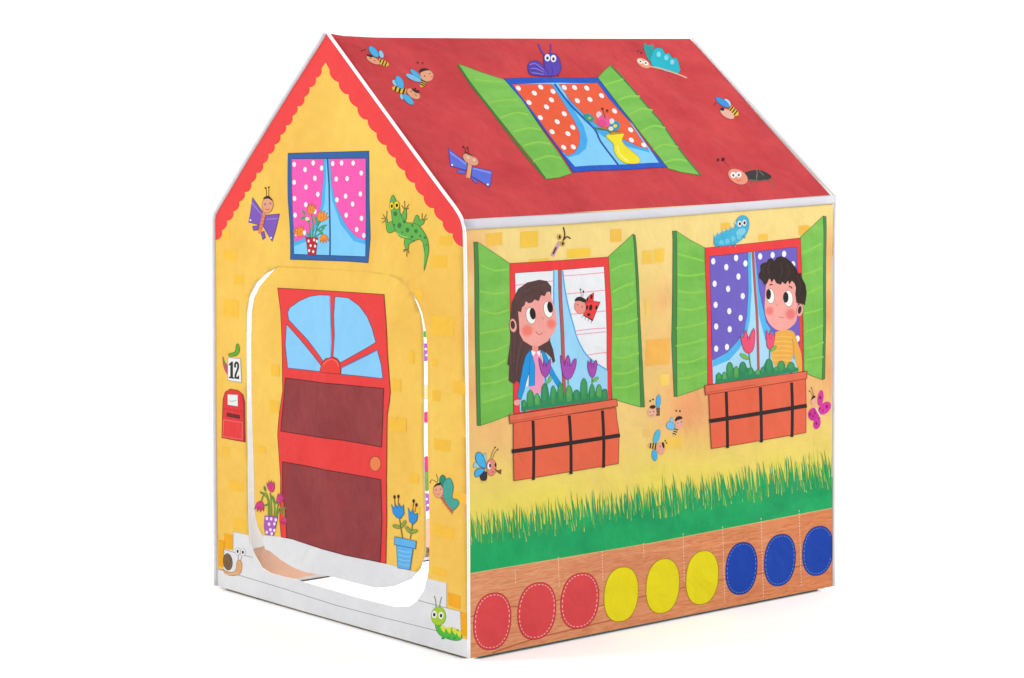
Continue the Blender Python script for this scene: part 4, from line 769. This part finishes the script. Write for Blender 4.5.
a.line([(136, 150), (146, 115), (137, 72)], 1.3, (70, 46, 40), 3).line([(136, 150), (158, 128), (180, 140)], 1.3, (70, 46, 40), 3).line([(72, 242), (90, 205), (118, 158)], 3.6, (206, 160, 170), 3).line([(76, 230), (95, 190)], 1.8, (90, 50, 66))
for x, y in ((114, 130), (132, 168)): a.ell(x, y, 13, 16, (226, 190, 80), ol=(130, 100, 40), olw=.3).ell(x+1, y, 7, 11, (60, 36, 26))
a.build()
a = Art(SIDE, 'printed_caterpillar', side, 4, 'blue caterpillar on the boy\'s window frame', (640, 190, 5.12)); CB = (66, 178, 216)
a.poly([(378, 262), (385, 236), (430, 214), (484, 192), (494, 152), (520, 131), (550, 142), (558, 180), (546, 220), (530, 242), (490, 274), (440, 285), (400, 286), (380, 280)], CB, 3, ol=(40, 140, 180), olw=.4)
for x, y in ((384, 240), (404, 228), (426, 216), (448, 207), (470, 197), (490, 176)): a.poly([(x-9, y+6), (x-4, y-13), (x+9, y)], (96, 196, 226)).dot(x-3, y-9, 4, (190, 232, 242))
a.ell(515, 215, 26, 18, (130, 206, 228), -30)
for x, y in ((415, 270), (445, 262), (475, 250), (505, 240)): a.ell(x, y, 12, 14, (110, 200, 226))
for x in (392, 415, 460, 488): a.line([(x, 275), (x-4, 292)], 1, (60, 160, 200))
a.line([(528, 235), (538, 246)], .8, (40, 120, 160))
for x, y in ((508, 173), (532, 168)): a.ell(x, y, 12, 17, WH, ol=(60, 100, 120), olw=.3).ell(x+1, y, 6, 9, K)
a.build()
a = Art(SIDE, 'printed_ladybird', side, 4, None, (500, 270, 8.475))
for i in range(4): a.line([(700+i*25, 385+i*14), (690+i*26, 405+i*16)], .4, (80, 70, 60))
a.line([(686, 228), (681, 170)], .4, K).line([(699, 228), (704, 182)], .4, K).ell(680, 165, 6, 9, K).ell(704, 182, 7, 10, K)
a.poly([(716, 272), (735, 238), (760, 212), (792, 191), (788, 266)], RED, ol=(110, 30, 30), olw=.4).poly([(722, 275), (786, 262), (847, 272), (815, 345), (782, 432), (705, 382)], RED, ol=(110, 30, 30), olw=.4).line([(705, 385), (785, 425)], .9, (60, 40, 40))
for x, y, rx, ry in ((766, 318, 14, 27), (733, 318, 10, 20), (814, 318, 10, 18), (772, 228, 9, 20), (738, 248, 8, 14), (748, 378, 14, 13)): a.ell(x, y, rx, ry, (36, 26, 28), 10)
a.ell(676, 312, 48, 62, (240, 150, 140), -14, ol=(150, 90, 80), olw=.3).poly([(630, 262), (645, 235), (680, 226), (726, 252), (718, 276), (670, 262)], (40, 32, 34), 3).dot(655, 295, 6, (110, 90, 90)).dot(692, 312, 6, (110, 90, 90)); a.build()
# grass, wooden strip, coloured ovals
gr = Art(SIDE, 'printed_grass', side, 1)
topy = lambda x: 537.5-(x-470)*.170
woody = lambda x: 573-(x-470)*.168-(max(0, x-655)*.026)
xs = [470.4+i*(832.4-470.4)/40 for i in range(41)]
gr.poly([(x, woody(x)+.6) for x in xs]+[(x, topy(x)+random.uniform(-2, 2)) for x in xs[::-1]], GRASSM)
GC = ((52, 164, 92), (44, 156, 92), (60, 168, 84), (36, 160, 98), (74, 172, 80))
YC = ((206, 212, 92), (188, 206, 96), (222, 218, 92), (164, 200, 100))
cl = lambda v: max(470.7, min(831.8, v))
def blade(x, y, hgt, lean, wd, c):
    gr.poly([(cl(x-wd), y), (cl(x+lean*.3-wd*.7), y-hgt*.45), (cl(x+lean*.7-wd*.35), y-hgt*.8), (cl(x+lean), y-hgt), (cl(x+lean*.7+wd*.3), y-hgt*.8), (cl(x+lean*.3+wd*.6), y-hgt*.45), (cl(x+wd), y)], c)
x = 470.5
while x < 832:           # a pale back row, then the darker blades in front
    blade(x, topy(x)+4, random.uniform(16, 33), random.uniform(-6, 2), random.uniform(.4, .8), random.choice(((168, 200, 82), (140, 192, 84), (196, 208, 84), (112, 182, 84)))); x += random.uniform(1.6, 4)
x = 470.5
while x < 832:
    clump = .5+.5*math.sin(x*.11)*math.sin(x*.043+1)
    hgt = random.uniform(14, 26)+clump*11*random.random(); y = topy(x)+random.uniform(0, 8)
    blade(x, y+4, hgt+4, random.uniform(-5.5, .5), random.uniform(.7, 1.25), GRASSM if random.random() < .5 else random.choice(GC))
    if random.random() < .36:
        yy = topy(x)+random.uniform(-3, 14); blade(x+random.uniform(-1, 1), yy, random.uniform(9, 20), random.uniform(-3.2, 0), random.uniform(.25, .45), random.choice(YC))
    x += random.uniform(.7, 1.9)
gr.build()
wd_ = Art(SIDE, 'printed_planks', side, 1, 'wood grain strip along the foot of the wall')
bot = lambda x: 658-(x-470.4)*.1987
wd_.poly([(x, woody(x)+.6) for x in xs]+[(x, bot(x)) for x in xs[::-1]], WOOD)
wd_.line([(x, woody(x)+.6) for x in xs], .9, (226, 176, 120))
for pts in (((492, 653), (530, 640), (570, 630), (620, 618)), ((560, 618), (600, 606), (655, 594), (700, 584), (745, 576), (790, 568), (831, 560)), ((470.8, 617), (500, 608), (540, 604), (600, 590))): wd_.line(pts, 1.4, (190, 104, 72), 4)
for x, y0, y1 in ((515.3, 572, 582), (558.3, 557, 586), (602, 551, 580), (643.4, 543, 556), (683, 533.5, 581), (722.5, 526.5, 601), (761, 518, 600), (799, 510, 586)):
    y = y0
    while y < min(y1, bot(x)-3): wd_.line([(x+(y-y0)*.03, y), (x+(y-y0)*.03, y+1.7)], .7, (240, 206, 184)); y += 3.1
wd_.build()
def oval(cx, cy, rx, ry, c, st, label, oc):
    a = Art(SIDE, 'printed_oval', side, 2, label); q = []; r_ = []
    for i in range(36):
        t = 2*math.pi*i/36; ct, sn = math.cos(t), math.sin(t); px_ = rx*math.copysign(abs(ct)**.86, ct); py = ry*math.copysign(abs(sn)**.9, sn)
        py += -.10*px_; px_ += -.07*py*rx/ry
        q.append((min(831.8, cx+px_), cy+py)); r_.append((cx+px_*.91, cy+py*.93))
    a.poly(q, c, ol=oc, olw=.7)
    if st:
        for i in range(36):
            p0, p1 = Vector(r_[i]), Vector(r_[(i+1) % 36])
            if max(p0.x, p1.x) < 831: a.line([tuple(p0), tuple(p0.lerp(p1, .55))], .75 if st[0] > 230 else .6, st)
    a.build()
s7 = lambda x, y: (455+x/5.12, 540+y/5.12); s8 = lambda x, y: (645+x/5.12, 510+y/5.12)
RO = (222, 70, 74); YO = (236, 220, 10); BO = (10, 66, 174)
for p, rx, ry, c_, st, lb, oc in ((s7(190, 416), 18.6, 28.4, RO, (250, 190, 186), 'red oval nearest the corner', (180, 40, 48)), (s7(418, 363), 19, 28.4, RO, (250, 190, 186), 'middle red oval', (180, 40, 48)), (s7(638, 311), 19, 27.8, RO, (250, 190, 186), 'red oval beside the yellow ones', (180, 40, 48)),
                          (s7(850, 278), 17, 27.2, YO, None, 'yellow oval beside the red ones', (170, 140, 30)), (s8(90, 389), 16.6, 27.2, YO, None, 'middle yellow oval', (170, 140, 30)), (s8(292, 346), 16.2, 26.8, YO, None, 'yellow oval beside the blue ones', (170, 140, 30)),
                          (s8(493, 299), 15.6, 26, BO, (110, 150, 214), 'blue oval beside the yellow ones', (16, 44, 120)), (s8(690, 256), 15.5, 25.8, BO, (110, 150, 214), 'middle blue oval', (16, 44, 120)), (s8(884, 209), 15.2, 24.6, BO, (110, 150, 214), 'blue oval at the far wall edge', (16, 44, 120))):
    oval(p[0], p[1], rx, ry, c_, st, lb, oc)

# ------------------------------------------------------------------ the white studio sweep
bm = bmesh.new(); prof = [(-6, 0)]
ax = Vector((fw.x, fw.y, 0)).normalized(); sd = Vector((ax.y, -ax.x, 0))
prof = [(-9, 0), (-3, 0), (0, 0), (2.6, 0)]+[(2.6+1.6*math.sin(t), 1.6-1.6*math.cos(t)) for t in [i*math.pi/2/16 for i in range(1, 17)]]+[(4.2, 3), (4.2, 5.5)]
ctr = Vector((.36, .4, -.005)); rows = []
for s0, z0 in prof: rows.append([bm.verts.new(ctr+ax*s0+sd*k+Vector((0, 0, z0))) for k in (-7, -3, 0, 3, 7)])
for r0, r1 in zip(rows, rows[1:]):
    for k in range(4):
        f = bm.faces.new((r0[k], r0[k+1], r1[k+1], r1[k])); f.smooth = True
bmesh.ops.recalc_face_normals(bm, faces=bm.faces[:])
me = bpy.data.meshes.new('floor'); bm.to_mesh(me); bm.free()
fm = bpy.data.materials.new('white_paper'); fm.use_nodes = True; fb = fm.node_tree.nodes['Principled BSDF']
tc = fm.node_tree.nodes.new('ShaderNodeTexCoord'); nz = fm.node_tree.nodes.new('ShaderNodeTexNoise'); nz.inputs['Scale'].default_value = 3; fm.node_tree.links.new(tc.outputs['Object'], nz.inputs['Vector'])
cr = fm.node_tree.nodes.new('ShaderNodeMapRange'); cr.inputs[3].default_value = .87; cr.inputs[4].default_value = .9; fm.node_tree.links.new(nz.outputs['Fac'], cr.inputs[0])
cc = fm.node_tree.nodes.new('ShaderNodeCombineColor'); [fm.node_tree.links.new(cr.outputs[0], cc.inputs[i]) for i in range(3)]; fm.node_tree.links.new(cc.outputs[0], fb.inputs['Base Color'])
fb.inputs['Roughness'].default_value = .8; fb.inputs['Specular IOR Level'].default_value = .1
me.materials.append(fm); fl = link('floor', me); fl['kind'] = 'structure'; fl['label'] = 'seamless white studio floor curving up behind the tent'

# ------------------------------------------------------------------ light
w = bpy.data.worlds.new('World'); S.world = w; w.use_nodes = True
w.node_tree.nodes['Background'].inputs[0].default_value = (1, .995, .99, 1); w.node_tree.nodes['Background'].inputs[1].default_value = .93
def area(name, loc, target, size, power, col=(1, 1, 1)):
    l = bpy.data.lights.new(name, 'AREA'); l.shape = 'SQUARE'; l.size = size; l.energy = power; l.color = col
    o = bpy.data.objects.new(name, l); COL.objects.link(o); o.location = loc
    o.rotation_euler = (Vector(target)-Vector(loc)).to_track_quat('-Z', 'Y').to_euler(); return o
area('softbox_key', (-1.6, -3.2, 2.8), (.4, .3, .4), 1.3, 94)
area('softbox_fill', (3.0, 3.3, 2.6), (.6, .4, .5), 1.4, 105)
o = area('added_inside_fill', (.36, .40, .74), (.36, .40, 0), .08, 6.5); o.data.shape = 'RECTANGLE'; o.data.size_y = .5  # added lamp, hidden under the ridge to brighten the tent interior
S.view_settings.view_transform = 'Standard'; S.view_settings.look = 'None'; S.view_settings.exposure = .2; S.view_settings.gamma = 1
S.render.engine = 'CYCLES'; S.cycles.max_bounces = 8; S.cycles.diffuse_bounces = 4
